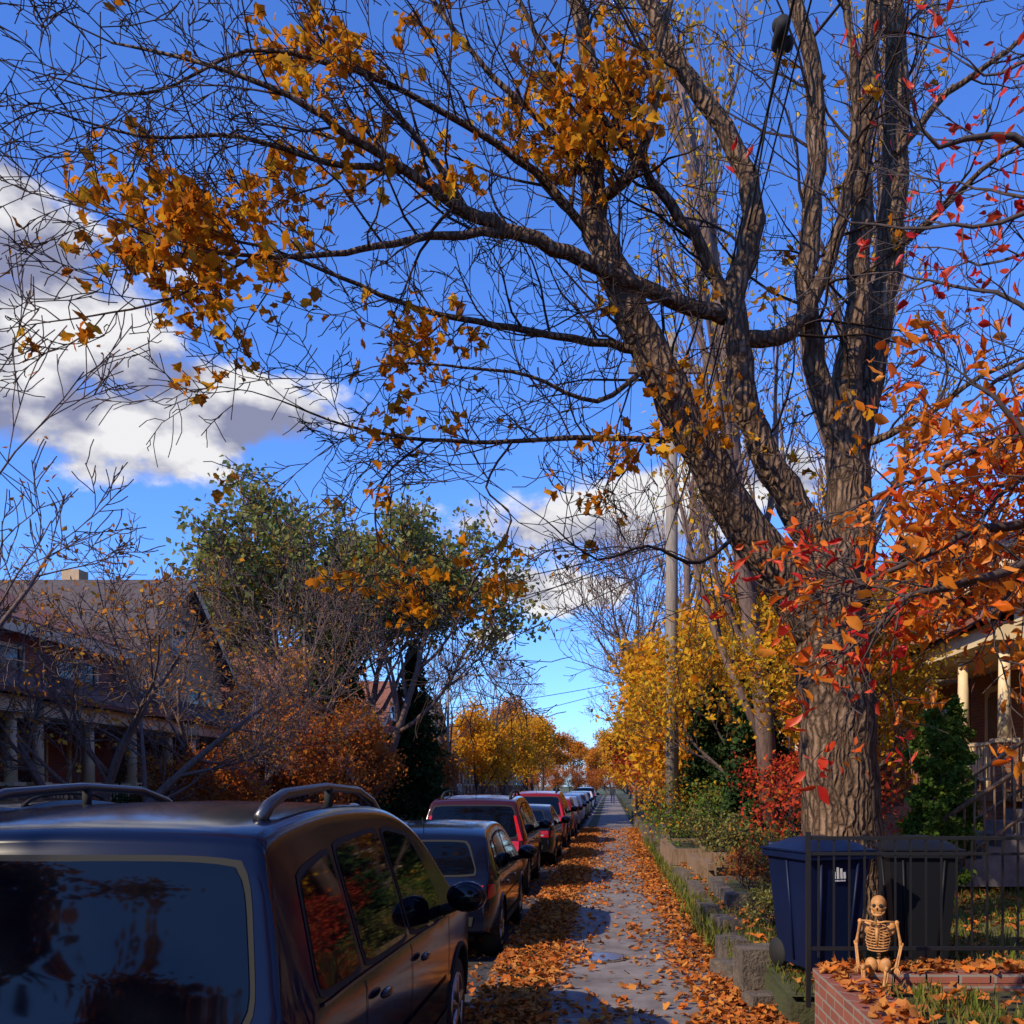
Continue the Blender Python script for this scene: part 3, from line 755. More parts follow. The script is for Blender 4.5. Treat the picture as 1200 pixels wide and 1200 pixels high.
        za=pt+ph+.33; q=[(X(-pdepth-.3),y0-.05,za),(X(-pdepth-.3),y1+.05,za),(X(-.005),y1+.05,za+.85),(X(-.005),y0-.05,za+.85)]
        q2=[(a,b,c+.1) for a,b,c in q]
        p.add(q+q2,[(0,3,2,1),(4,5,6,7),(0,1,5,4),(1,2,6,5),(2,3,7,6),(3,0,4,7)],roofm)
        for rz in (.2,.85): bx(p,-pdepth+.2,-pdepth+.26,y0+.57,y0+Wd*.62,pt+rz,pt+rz+.05,trim)
        yy=y0+.65
        while yy<y0+Wd*.62: bx(p,-pdepth+.215,-pdepth+.245,yy,yy+.03,pt+.25,pt+.85,trim); yy+=.14
        ys=y0+Wd*.66; ns=max(2,int(pz/.17))
        for i in range(ns):
            bx(p,-pdepth-.28*(i+1),-pdepth-.28*i-.002,ys,ys+1.3,z0-.1,pt-.17*(i+1),'conc')
        for yy in (ys-.08,ys+1.34):
            a=Vector((X(-pdepth),yy,pt+.85)); b=Vector((X(-pdepth-.28*ns),yy,z0+.85))
            p.tube([a,b],.035,6,'wood'); p.tube([a-Vector((0,0,.7)),b-Vector((0,0,.7))],.025,6,'wood')
            for i in range(ns*2+1):
                q=a.lerp(b,i/ns/2); p.tube([q,q-Vector((0,0,.85))],.018,5,'wood')
        p.build('porch',E)
    return E
house('brick_house',-1,-13.6,12.5,19.3,.25,5.6,'brickd','shingler','cream',front_gable=True,rise=2.6,pz=.7,ph=2.3)
y=19.9
spec=[('brickd','shingler','cream',False),('sidingb','shingle','cream',True),('brickd','shingler','cream',False),('brickd','shingler','white',True),('sidingb','shingle','cream',False),('brickd','shingler','white',True),('brickd','shingle','cream',False),('sidingb','shingle','white',True),('brickd','shingle','white',False)]
for i,(w_,r_,t_,g) in enumerate(spec):
    wd=6.8
    house('semi_detached_house' ,-1,-13.9,y,y+wd,.25,5.7,w_,r_,t_,front_gable=g,rise=2.3 if not g else 2.6,pz=.7,ph=2.3)
    y+=wd+.7
y=90
for i in range(5): house('brick_house',-1,-14,y,y+7,.25,5.8,'brickd','shingle','white',rise=2.3,pz=.7); y+=9
for y in (5,-2.5,-10,-17.5,-25): house('brick_house',-1,-13.8,y,y+6.8,.25,5.7,'brickd','shingle','white',rise=2.3,pz=.7,ph=2.3)
for y in (1.4,-6,-13.5,-21): house('brick_house',1,8.6,y,y+6.8,.5,6.4,'bricko','shingle','cream',rise=2.3,pz=1.2)
house('brick_house',1,8.6,9.0,15.6,.5,6.6,'bricko','shingler','cream',front_gable=True,pz=1.3,ph=2.6)
y=16.2
for i,(w_,t_,g) in enumerate([('bricko','cream',False),('brickd','cream',True),('bricko','white',False),('bricko','cream',True),('sidingb','cream',False),('brickd','white',True),('bricko','cream',False),('bricko','cream',True)]):
    house('brick_house' if w_!='sidingb' else 'clapboard_house',1,8.6,y,y+6.6,.5,6.6,w_,'shingler' if i%2==0 else 'shingle',t_,front_gable=g,pz=1.2,ph=2.6); y+=7.2
m=M(); m.add([(-200,170.002,-.126),(200,170.002,-.126),(200,179,-.126),(-200,179,-.126)],[(0,1,2,3)],'asphalt'); m.build('cross_street')

# ---------------------------------------------------------------- utility pole and cables
pe=empty('utility_pole')
m=M(); px_,py_=1.42,22.0
m.tube([(px_,py_,-.1),(px_,py_,12.2)],[.17,.12],14,'pole'); m.build('pole',pe)
m=M(); m.box(px_-1.0,px_+1.0,py_-.06,py_+.06,11.3,11.42,'wood')
for dx in(-.9,-.45,.45,.9): m.tube([(px_+dx,py_,11.42),(px_+dx,py_,11.6)],[.04,.05],8,'conc2')
m.build('crossarm',pe)
def cable(a,b,sag,r,m,n=24):
    a=Vector(a);b=Vector(b); pts=[a.lerp(b,i/n)-Vector((0,0,4*sag*(i/n)*(1-i/n))) for i in range(n+1)]
    m.tube(pts,r,5,'rubber')
m=M()
cable((px_,py_,8.2),(px_-.1,-14,8.2),.5,.013,m); cable((px_,py_,7.7),(px_-.1,-14,7.9),.6,.008,m)
for z in (8.2,7.7): cable((px_,py_,z),(px_+.2,60,z),.5,.014,m)
for dx in(-.9,.45,.9): cable((px_+dx,py_,11.6),(px_+dx,-14,11.6),.5,.006,m); cable((px_+dx,py_,11.6),(px_+dx,60,11.6),.5,.009,m)
for (a,b,c) in ((7.2,-13.9,30),(7.5,-13.9,36),(7.0,-13.9,46),(7.4,-13.9,24),(7.1,8.6,26)):
    cable((px_,py_,a),(b,c,5.6),.4,.014,m)
cable((px_+.2,60,8.5),(-13.9,50,5.5),.4,.02,m); cable((px_+.2,60,8.2),(-13.9,66,5.5),.4,.02,m)
m.build('overhead_cables')
m=M(); c=P(915,40,8.0)
m.tube([c+Vector((0,-.14,0)),c+Vector((0,.14,0))],[.06,.06],10,'rubber'); m.ell(c+Vector((.07,.03,-.06)),(.04,.08,.05),'rubber'); m.ell(c+Vector((-.04,0,.07)),(.035,.06,.05),'rubber')
m.tube([c,c+Vector((-.1,1,-.9)),c+Vector((-.35,5,-2.0)),c+Vector((-.2,14,-.9))],.010,5,'rubber')
m.build('cable_splice_box')
m=M(); m.tube([(1.6,60,-.1),(1.6,60,11)],[.17,.12],12,'pole'); m.box(.7,2.5,59.95,60.05,10.2,10.3,'wood'); m.build('utility_pole')
m=M(); m.tube([(-9.5,56,-.1),(-9.5,56,8)],[.1,.07],10,'pole'); m.tube([(-9.5,56,7.9),(-8.5,56,8.3),(-7.9,56,8.3)],.04,8,'pole'); m.ell((-7.7,56,8.25),(.35,.12,.08),'conc'); m.build('street_lamp')

# ---------------------------------------------------------------- vehicles
def catmull(pts,st=4):
    out=[];n=len(pts)
    for i in range(n-1):
        p=[Vector((*pts[max(0,min(n-1,i+k))],0)) for k in(-1,0,1,2)]
        for j in range(st):
            t=j/st; v=.5*((2*p[1])+(p[2]-p[0])*t+(2*p[0]-5*p[1]+4*p[2]-p[3])*t*t+(3*p[1]-p[0]-3*p[2]+p[3])*t**3); out.append((v.x,v.y))
    out.append(pts[-1]); return out
def make_car(kind,paintk,detail=1):
    if kind=='suv':
        L,W,belt,zb,tum=4.65,1.86,1.06,.30,.27
        sil=[(0,.42),(-.01,.62),(.015,.82),(.05,1.0),(.09,1.12),(.19,1.42),(.25,1.60),(.36,1.68),(1.0,1.74),(1.6,1.75),(2.2,1.73),(2.65,1.66),(3.0,1.53),(3.35,1.30),(3.65,1.12),(3.9,1.06),(4.3,.98),(4.5,.88),(4.6,.68),(4.64,.44)]
        rw=(1.05,1.585,.775,.68); wb=(.85,3.62); wr=.35
        sw=[([(.40,1.10),(.98,1.09)],[(.54,1.50),(1.0,1.57)]),([(1.08,1.09),(1.93,1.08)],[(1.10,1.585),(1.93,1.615)]),([(2.03,1.08),(3.08,1.05)],[(2.03,1.615),(2.62,1.55)])]
        ws=((2.68,3.42),.62,.72)
    elif kind=='hatch':
        L,W,belt,zb,tum=4.3,1.76,.95,.26,.30
        sil=[(0,.38),(-.01,.58),(.02,.8),(.07,.95),(.20,1.14),(.36,1.33),(.48,1.40),(.8,1.46),(1.4,1.50),(1.95,1.49),(2.35,1.42),(2.75,1.24),(3.15,1.02),(3.4,.95),(3.9,.86),(4.12,.76),(4.24,.6),(4.28,.40)]
        rw=(.98,1.32,.66,.52); wb=(.78,3.38); wr=.315
        sw=[([(.42,1.01),(.72,1.0)],[(.60,1.27),(.76,1.31)]),([(.84,.99),(1.60,.98)],[(.88,1.33),(1.60,1.38)]),([(1.70,.98),(2.68,.95)],[(1.70,1.38),(2.25,1.33)])]
        ws=((2.42,3.05),.56,.68)
    else:
        L,W,belt,zb,tum=4.55,1.78,.93,.25,.32
        sil=[(0,.38),(-.01,.6),(.02,.85),(.08,.97),(.2,1.01),(.62,1.03),(.85,1.14),(1.2,1.33),(1.55,1.42),(2.1,1.45),(2.55,1.40),(2.95,1.22),(3.3,1.02),(3.55,.95),(4.1,.86),(4.4,.72),(4.5,.58),(4.54,.40)]
        rw=(1.07,1.32,.62,.52); wb=(.95,3.6); wr=.315
        sw=[([(1.02,.98),(1.75,.97)],[(1.28,1.27),(1.76,1.34)]),([(1.85,.97),(2.88,.94)],[(1.85,1.34),(2.45,1.30)])]
        ws=((2.6,3.2),.56,.68)
    S=catmull(sil,4)
    rings=[]
    ns=15
    def halfw(y,z):
        B=W/2
        er,ef=(.4 if kind=='suv' else .5),.9
        if y<er: B*=1-(.09 if kind=='suv' else .13)*(max(0,(er-y)/er))**2.6
        if y>L-ef: B*=1-.17*(max(0,(y-(L-ef))/ef))**2.6
        if z<=belt:
            t=(belt-.22-z)/.6
            return B*(1-.045*t*t*(1 if t>0 else 1.2))
        k=(z-belt)
        return B*(1-.045*(.22/.6)**2*1.2)-.012*min(1,k/.03)-k*tum*(1+.25*k)
    for (y,zt) in S:
        zbot=zb+ .10*max(0,(.5-y)/.5)**2+.08*max(0,(y-(L-.6))/.6)**2
        rc=min(.075,.3*(zt-zbot)); zs=zt-rc
        pts=[(0,zbot),(halfw(y,zbot)*.6,zbot)]
        for i in range(ns):
            z=zbot+.03+(zs-zbot-.03)*i/(ns-1); pts.append((halfw(y,z),z))
        w0=halfw(y,zs)
        for a in(20,40,60,78): a=math.radians(a); pts.append((w0-rc*(1-math.cos(a)),zs+rc*math.sin(a)))
        w1=w0-rc; 
        for f in(.8,.55,.28): pts.append((w1*f,zt+.02*(1-f*f)*(1 if zt>belt+.2 else 1.4)))
        ring=[(x,y,z) for x,z in pts]+[(0,y,zt+.022)]+[(-x,y,z) for x,z in pts[::-1][:-1]]
        rings.append(ring)
    n=len(rings[0]); vs=[v for r in rings for v in r]; fs=[]
    for i in range(len(rings)-1):
        for j in range(n): fs.append((i*n+j,(i+1)*n+j,(i+1)*n+(j+1)%n,i*n+(j+1)%n))
    fs.append(list(range(n))); fs.append([(len(rings)-1)*n+j for j in range(n)][::-1])
    b=M(); b.add(vs,fs,paintk,True); b.mid('rubber')
    me=b.mesh('carbody_'+kind+paintk)
    bvh=BVHTree.FromPolygons([Vector(v) for v in vs],fs)
    ob=bpy.data.objects.new('tmp',me); COL.objects.link(ob)
    cu=M()
    for wy in wb:
        for s in(1,-1): cu.tube([(s*(W/2-.27),wy,wr),(s*(W/2+.3),wy,wr)],[wr+.06]*2,32,'rubber',smooth=True)
    co=bpy.data.objects.new('tmpc',cu.mesh('cut')); COL.objects.link(co)
    import bmesh
    for o_ in (ob,co):
        bm=bmesh.new(); bm.from_mesh(o_.data); bmesh.ops.recalc_face_normals(bm,faces=bm.faces); bm.to_mesh(o_.data); bm.free()
    md=ob.modifiers.new('b','BOOLEAN'); md.operation='DIFFERENCE'; md.object=co; md.solver='EXACT'
    try: md.material_mode='TRANSFER'
    except Exception: pass
    dg=bpy.context.evaluated_depsgraph_get(); dg.update()
    me2=bpy.data.meshes.new_from_object(ob.evaluated_get(dg))
    bpy.data.objects.remove(ob); bpy.data.objects.remove(co)
    try: me2.set_sharp_from_angle(angle=math.radians(38))
    except Exception as e: print(e)
    parts=[('body',me2)]
    g=M()
    def cast(o,d,off):
        h,nn,_,_=bvh.ray_cast(Vector(o),Vector(d))
        if h is None: return None
        if nn.dot(Vector(d))>0: nn=-nn
        return h+nn*off
    def grid(fn,nu,nv,k,mm=None):
        mm=mm or g; vs=[]
        for i in range(nu+1):
            for j in range(nv+1):
                q=fn(i/nu,j/nv)
                if q is None: return
                vs.append(q)
        fs=[(i*(nv+1)+j,(i+1)*(nv+1)+j,(i+1)*(nv+1)+j+1,i*(nv+1)+j+1) for i in range(nu) for j in range(nv)]
        mm.add(vs,fs,k,True)
    def lerp(a,b,t): return (a[0]+(b[0]-a[0])*t,a[1]+(b[1]-a[1])*t)
    def grow4(lo,up,e):
        c=[lo[0],lo[1],up[1],up[0]]; cy=sum(q[0] for q in c)/4; cz=sum(q[1] for q in c)/4
        f=lambda q:(q[0]+e*(1 if q[0]>cy else -1),q[1]+e*(1 if q[1]>cz else -1))
        return [f(lo[0]),f(lo[1])],[f(up[0]),f(up[1])]
    def rnd(u,v):
        a,b=2*u-1,2*v-1
        a2=a*(1-.045*b**6); b2=b*(1-.07*a**6)
        return (a2+1)/2,(b2+1)/2
    def side(lo,up,s,k,off,nu=10,nv=6,mm=None,rd=False):
        def fn(u,v):
            if rd: u,v=rnd(u,v)
            a=lerp(lo[0],lo[1],u); c=lerp(up[0],up[1],u); q=lerp(a,c,v)
            return cast((s*3,q[0],q[1]),(-s,0,0),off)
        grid(fn,nu,nv,k,mm)
    def rear(x0a,x1a,x0b,x1b,z0,z1,k,off,nu=12,nv=6,mm=None,front=False,rd=False):
        def fn(u,v):
            if rd: u,v=rnd(u,v)
            xa=x0a+(x1a-x0a)*u; xb=x0b+(x1b-x0b)*u; x=xa+(xb-xa)*v; z=z0+(z1-z0)*v
            return cast((x,(9 if front else -3),z),(0,(-1 if front else 1),0),off)
        grid(fn,nu,nv,k,mm)
    def topp(x,y0,y1,xf,k,off):
        def fn(u,v):
            y=y0+(y1-y0)*v; w=x+(xf-x)*v
            return cast((-w+2*w*u,y,4),(0,0,-1),off)
        grid(fn,12,8,k)
    tr=M()
    for s in(1,-1):
        for lo,up in sw:
            l2,u2=grow4(lo,up,.026); side(l2,u2,s,'rubber',.003,16,10,mm=tr,rd=True); side(lo,up,s,'glass',.007,16,10,rd=True)
        y0=sw[0][0][0][0]-.02; y1=sw[-1][0][1][0]+.03; zb_=belt-.005
        side([(y0,zb_+.0),(y1,zb_-.03)],[(y0,zb_+.012),(y1,zb_-.018)],s,'rail',.012,30,1,mm=tr)
        for yy in ([1.02,1.98,3.16] if kind=='suv' else [.80,1.65,2.76] if kind=='hatch' else [.98,1.80,2.98]):
            side([(yy-.006,zb+.16),(yy+.006,zb+.16)],[(yy-.006,belt-.03),(yy+.006,belt-.03)],s,'rubber',.003,1,14,mm=tr)
        side([(wb[0]+wr+.1,zb+.04),(wb[1]-wr-.1,zb+.04)],[(wb[0]+wr+.1,zb+.14),(wb[1]-wr-.1,zb+.14)],s,'rubber',.008,20,2,mm=tr)
        side([(wb[0]+wr+.12,.62),(wb[1]-wr-.12,.62)],[(wb[0]+wr+.12,.66),(wb[1]-wr-.12,.66)],s,paintk,.014,20,2,mm=tr)
        for yy in ([1.18,2.12] if kind=='suv' else [.95,1.82] if kind=='hatch' else [1.1,1.95]):
            h=cast((s*3,yy+.08,belt-.13),(-s,0,0),.03)
            tr.ell(h,(.022,.10,.02),paintk)
        my=sw[-1][0][1][0]-.13; h=cast((s*3,my,belt+.02),(-s,0,0),0)
        tr.tube([h,h+Vector((s*.12,-.02,.04))],[.035,.03],8,'rubber')
        tr.ell(h+Vector((s*.17,-.03,.09)),(.13,.085,.095),paintk,16,10)
        tr.ell(h+Vector((s*.17,-.09,.09)),(.11,.035,.078),'glass',16,8)
        for wy in wb:
            pts=[]
            for k_ in range(13):
                a=math.pi*k_/12; q=cast((s*3,wy+(wr+.075)*math.cos(a),wr+(wr+.075)*math.sin(a)),(-s,0,0),.0)
                if q: pts.append(q)
            if len(pts)>4: tr.tube(pts,.018,6,paintk if kind!='suv' else 'rubber')
    z0,z1,w0,w1=rw
    rear(-w0-.022,w0+.022,-w1-.022,w1+.022,z0-.022,z1+.022,'rubber',.003,20,12,mm=tr,rd=True); rear(-w0,w0,-w1,w1,z0,z1,'glass',.007,20,12,rd=True)
    tr.tube([(.0,cast((0,-3,z0),(0,1,0),.02).y,z0),cast((-.4,-3,z0+.07),(0,1,0),.025)],.009,5,'rubber')
    topp(ws[1],ws[0][0],ws[0][1],ws[2],'glass',.006)
    lt=M()
    if kind=='suv':
        for s in(1,-1):
            rear(s*.66,s*.80,s*.66,s*.80,.80,.99,'red',.012,6,6,mm=lt)
            side([(.02,.80),(.22,.83)],[(.06,1.0),(.20,1.0)],s,'red',.008,6,6,mm=lt)
            if paintk!='navy':
                side([(.10,1.02),(.24,1.02)],[(.22,1.42),(.32,1.42)],s,'red',.010,6,6,mm=lt)
                rear(s*.79,s*.86,s*.695,s*.74,1.0,1.42,'red',.014,4,6,mm=lt)
    else:
        for s in(1,-1):
            rear(s*.54,s*.76,s*.54,s*.74,.72,.87,'red',.012,6,6,mm=lt)
            side([(.02,.72),(.22,.76)],[(.06,.88),(.20,.87)],s,'red',.008,6,6,mm=lt)
            rear(s*.56,s*.64,s*.56,s*.64,.75,.78,'lamp',.016,3,3,mm=lt)
    for s in(1,-1):
        rear(s*.45,s*.68,s*.48,s*.66,.66,.80,'lamp',.01,6,4,mm=lt,front=True)
    rear(-.4,.4,-.42,.42,.56,.74,'black',.01,6,3,mm=tr,front=True); rear(-.55,.55,-.5,.5,.42,.5,'black',.01,6,3,mm=tr,front=True)
    zpl=.80 if kind!='sedan' else .74; yr=cast((0,-3,zpl),(0,1,0),0).y
    tr.box(-.155,.155,yr-.03,yr-.008,zpl-.08,zpl+.08,'plate')
    rear(-.62,.62,-.64,.64,.44,.54,'rubber',.012,10,2,mm=tr)
    tr.tube([(-.5,-.02,.30),(-.5,.15,.30)],.03,10,'chrome')
    rear(-.06,.06,-.06,.06,zpl+.12,zpl+.15,'chrome',.014,3,1,mm=tr)
    if kind=='suv':
        for s in(1,-1):
            def rp(y,dz):
                h=cast((s*.60,y,4),(0,0,-1),0); return h+Vector((0,0,dz))
            pts=[rp(.62,.0),rp(.72,.045),rp(.9,.075),rp(1.5,.085),rp(2.1,.08),rp(2.4,.05),rp(2.55,.0)]
            tr.tube(pts,[.03,.026,.022,.02,.02,.022,.03],8,'rail' if paintk=='navy' else 'rubber')
            tr.tube([rp(1.55,-.02),rp(1.55,.08)],.022,8,'rubber')
    if paintk!='navy': tr.tube([(.0,.62,1.7 if kind=='suv' else 1.42),(.0,.52,(1.86 if kind=='suv' else 1.58))],.005,5,'rubber')
    parts+= [('glass',g.mesh('g')),('trim',tr.mesh('t')),('lights',lt.mesh('l'))]
    wm=M()
    for wy in wb:
        for s in(1,-1):
            x1=s*(W/2-.015)
            prof=[(0,wr*.62),(0.015,wr*.68),(.0,wr*.9),(.03,wr*.985),(.06,wr),(.15,wr),(.19,wr*.97),(.2,wr*.7)]
            n=28; vs=[];fs=[]
            for (dx,rr) in prof:
                for j in range(n): a=2*math.pi*j/n; vs.append((x1-s*dx,wy+rr*math.cos(a),wr+rr*math.sin(a)))
            for i in range(len(prof)-1):
                for j in range(n): fs.append((i*n+j,i*n+(j+1)%n,(i+1)*n+(j+1)%n,(i+1)*n+j))
            wm.add(vs,fs,'rubber',True)
            wm.tube([(x1-s*.09,wy,wr),(x1-s*.10,wy,wr)],[wr*.63]*2,24,'black')
            wm.tube([(x1-s*.012,wy+wr*.63*math.cos(2*math.pi*j/24),wr+wr*.63*math.sin(2*math.pi*j/24)) for j in range(25)],.014,6,'rim')
            for j in range(5):
                a=2*math.pi*j/5+.3
                wm.tube([(x1-s*.03,wy,wr),(x1-s*.02,wy+wr*.62*math.cos(a),wr+wr*.62*math.sin(a))],[.04,.028],6,'rim')
            wm.tube([(x1-s*.05,wy,wr),(x1-s*.01,wy,wr)],[.06,.045],12,'rim')
    parts.append(('wheels',wm.mesh('w')))
    ub=M(); ub.box(-W/2+.3,W/2-.3,.5,L-.5,.2,zb+.05,'rubber'); parts.append(('underbody',ub.mesh('u')))
    return parts
cache={}
def car(name,kind,paintk,x,y,rz=0,flip=False,sz=1):
    if (kind,paintk) not in cache: cache[(kind,paintk)]=make_car(kind,paintk)
    e=empty(name,(x,y,-.128),rz+(math.pi if flip else 0)); e.scale=(1,1,sz)
    for n_,me in cache[(kind,paintk)]: put(me,n_,e)
    return e
car('parked_suv','suv','navy',-2.0,3.2,0,False,1.055)
car('parked_hatchback','hatch','dblue',-2.10,10.2,.01)
car('parked_suv','suv','maroon',-2.35,16.2,.01)
car('parked_sedan','sedan','pblack',-2.2,22.4)
car('parked_suv','suv','pred',-2.25,28.6)
car('parked_hatchback','hatch','pred',-2.2,34.8)
car('parked_sedan','sedan','silver',-2.2,41)
car('parked_hatchback','hatch','pwhite',-2.2,47)
car('parked_sedan','sedan','pblack',-2.2,53.5)
car('parked_sedan','sedan','silver',-2.2,60)
car('parked_hatchback','hatch','dblue',-2.2,67)
car('parked_sedan','sedan','pwhite',-2.2,75)
car('parked_suv','suv','pblack',-2.2,84)
car('parked_sedan','sedan','silver',-2.2,93)
car('parked_suv','suv','pblack',-8.0,14.6,0,True)
car('parked_sedan','sedan','pblack',-7.95,25)
car('parked_sedan','sedan','pblack',-2.3,-3.4)
car('parked_suv','suv','maroon',-2.3,-10)

# ---------------------------------------------------------------- bins
def bin_(name,x,y,z,k,rz):
    e=empty(name,(x,y,z),rz); m=M()
    w0,d0,w1,d1,h=.42,.48,.56,.64,.98
    vs=[(-w0/2,-d0/2,.06),(w0/2,-d0/2,.06),(w0/2,d0/2,.06),(-w0/2,d0/2,.06),(-w1/2,-d1/2,h),(w1/2,-d1/2,h),(w1/2,d1/2,h),(-w1/2,d1/2,h)]
    m.add(vs,[(0,3,2,1),(4,5,6,7),(0,1,5,4),(1,2,6,5),(2,3,7,6),(3,0,4,7)],k)
    m.box(-w1/2-.03,w1/2+.03,-d1/2-.03,d1/2+.03,h-.06,h-.005,k)
    for i in(-1,1):
        m.tube([(i*w0*.3,-d0/2-.004,.1),(i*w1*.3,-d1/2-.004,h-.08)],.012,6,k)
        m.tube([(i*(w0/2+.004),0,.1),(i*(w1/2+.004),0,h-.08)],.012,6,k)
    m.build('body',e)
    l=M()
    n=8
    vs=[];fs=[]
    for i in range(n+1):
        for j in range(n+1):
            u=i/n*2-1; v=j/n*2-1
            vs.append((u*(w1/2+.045),v*(d1/2+.05),h+.01+.10*(1-abs(u)**3)*(1-abs(v)**3)))
    for i in range(n):
        for j in range(n): a=i*(n+1)+j; fs.append((a,a+n+1,a+n+2,a+1))
    l.add(vs,fs,k,True); l.box(-w1/2-.045,w1/2+.045,-d1/2-.05,d1/2+.05,h-.002,h+.012,k)
    l.tube([(-.22,d1/2+.09,h+.02),(.22,d1/2+.09,h+.02)],.02,8,k)
    l.build('lid',e)
    w=M()
    for s in(1,-1): w.tube([(s*.18,d0/2+.02,.12),(s*.23,d0/2+.02,.12)],[.12,.12],18,'rubber')
    w.build('wheels',e)
    if k=='binblue':
        g=M(); rt=Matrix.Rotation(-.09,3,'X')
        for dx,hh in((-.045,.055),(-.016,.09),(.016,.08),(.045,.05)):
            g.obox((dx,-.320,.77+hh/2),(.018,.004,hh),rt,'plate')
        g.obox((0,-.316,.755),(.11,.004,.012),rt,'plate')
        g.build('emblem',e)
bin_('blue_recycling_bin',1.68,7.75,.32,'binblue',.35)
bin_('black_garbage_bin',2.62,8.2,.30,'binblack',-.1)

# ---------------------------------------------------------------- skeleton decoration (seated)
m=M()
def bone(a,b,r=.010,e=.017,k='bone'):
    a=Vector(a);b=Vector(b); m.tube([a,a.lerp(b,.12),a.lerp(b,.5),a.lerp(b,.88),b],[e,r*1.1,r*.85,r*1.1,e*.9],8,k)
    m.ell(a,(e,e,e),k,8,6); m.ell(b,(e*.9,)*3,k,8,6)
for s in(1,-1):
    m.ell((s*.045,.0,.055),(.042,.025,.05),'bone',10,8,Matrix.Rotation(s*.35,3,'Y'))
m.ell((0,.02,.05),(.03,.02,.04),'bone')
for i in range(14): 
    z=.08+i*.0205; m.ell((0,.022+.008*math.sin(i*.4),z),(.014,.015,.0085),'bone',8,6)
    m.ell((0,.045,z),(.005,.012,.005),'bone',6,4)
for i in range(9):
    z=.175+i*.019; w=.083*(1-.055*abs(i-3.2)-.02*max(0,i-5)**1.5); dpt=.055*(1-.05*abs(i-4))
    pts=[]
    for k in range(17):
        a=-math.pi/2+ (2*math.pi)*k/16
        pts.append((w*math.cos(a+math.pi),-.012-dpt*math.sin(a), z-.02+.01*(1-math.sin(a))))
    m.tube(pts,.0045,5,'bone',caps=False)
m.tube([(0,-.066,.315),(0,-.074,.25),(0,-.068,.20)],[.013,.011,.006],8,'bone')
for s in(1,-1):
    m.tube([(0,-.055,.345),(s*.05,-.045,.355),(s*.115,-.0,.35)],.007,6,'bone')
    m.ell((s*.075,.045,.30),(.035,.008,.05),'bone',8,6)
    bone((s*.12,0,.345),(s*.145,.01,.20)); bone((s*.145,.01,.20),(s*.12,-.055,.06),.007,.013); bone((s*.155,.01,.20),(s*.132,-.05,.06),.006,.011)
    for f in range(5):
        fx=s*(.105+f*.010); pts=[(s*.125,-.055,.058),(fx,-.075,.035),(fx,-.09,.018+.002*f),(fx,-.092,.002)]
        if f==0: pts=[(s*.12,-.055,.058),(s*.095,-.07,.045),(s*.088,-.085,.03),(s*.086,-.09,.02)]
        m.tube(pts,[.006,.005,.0045,.003],6,'bone')
    bone((s*.055,-.0,.045),(s*.075,-.17,.065),.012,.02); m.ell((s*.075,-.185,.062),(.014,.008,.016),'bone',8,6)
    bone((s*.07,-.17,.055),(s*.055,-.215,-.10),.010,.016); bone((s*.086,-.165,.055),(s*.07,-.21,-.10),.006,.009)
    m.ell((s*.06,-.205,-.115),(.014,.02,.012),'bone',8,6)
    for f in range(5): m.tube([(s*.06,-.22,-.112),(s*(.04+f*.010),-.262,-.120),(s*(.036+f*.012),-.29,-.124)],[.005,.0045,.0035],5,'bone')
for i in range(3): m.ell((0,.015-.002*i,.37+i*.016),(.012,.012,.007),'bone',8,6)
m.ell((0,.012,.468),(.052,.064,.056),'bone',20,14)
m.ell((0,-.025,.442),(.040,.030,.034),'bone',14,10)
m.tube([(-.042,.0,.44),(-.036,-.02,.41),(-.02,-.048,.398),(0,-.056,.396),(.02,-.048,.398),(.036,-.02,.41),(.042,.0,.44)],.009,8,'bone')
for s in(1,-1):
    m.ell((s*.021,-.046,.458),(.0135,.012,.014),'rubber',12,8); m.tube([(s*.035,-.035,.44),(s*.047,-.01,.442),(s*.05,.01,.445)],.006,6,'bone')
m.ell((0,-.055,.438),(.006,.006,.010),'rubber',8,6)
for i in range(-3,4):
    m.box(i*.007-.003,i*.007+.003,-.058+abs(i)*.002,-.052+abs(i)*.002,.412,.421,'bone'); m.box(i*.007-.003,i*.007+.003,-.058+abs(i)*.002,-.052+abs(i)*.002,.402,.4105,'bone')
m.box(-.026,.026,-.056,-.050,.4105,.4118,'rubber')
o=m.build('plastic_skeleton_decoration'); o.location=(1.72,6.13,.615); o.rotation_euler[2]=-.4; o.scale=(.95,)*3
def person(loc,h=1.72):
    V=[(0,0,.95),(0,.01,1.15),(0,.02,1.38),(0,.0,1.5),(0,-.01,1.62),(.10,0,.92),(.12,-.08,.5),(.11,.02,.08),(.12,-.14,.03),(-.10,0,.92),(-.12,.16,.5),(-.11,.32,.12),(-.12,.22,.05),(.19,.02,1.40),(.24,.08,1.14),(.22,0,.9),(-.19,.02,1.40),(-.24,-.06,1.14),(-.22,-.16,.92)]
    E=[(0,1),(1,2),(2,3),(3,4),(0,5),(5,6),(6,7),(7,8),(0,9),(9,10),(10,11),(11,12),(2,13),(13,14),(14,15),(2,16),(16,17),(17,18)]
    rad=[.15,.14,.16,.06,.105,.10,.075,.05,.04,.10,.075,.05,.04,.075,.055,.04,.075,.055,.04]
    me=bpy.data.meshes.new('pedestrian'); me.from_pydata(V,E,[]); me.materials.append(pbr('dark_clothes',(.03,.03,.05),.9))
    o=put(me,'pedestrian',None,loc)
    o.modifiers.new('s','SKIN')
    for i,v in enumerate(me.skin_vertices[0].data): v.radius=(rad[i],rad[i]*.8)
    me.skin_vertices[0].data[0].use_root=True
    sb=o.modifiers.new('u','SUBSURF'); sb.levels=1; sb.render_levels=1
    return o
person((.25,92,.0))

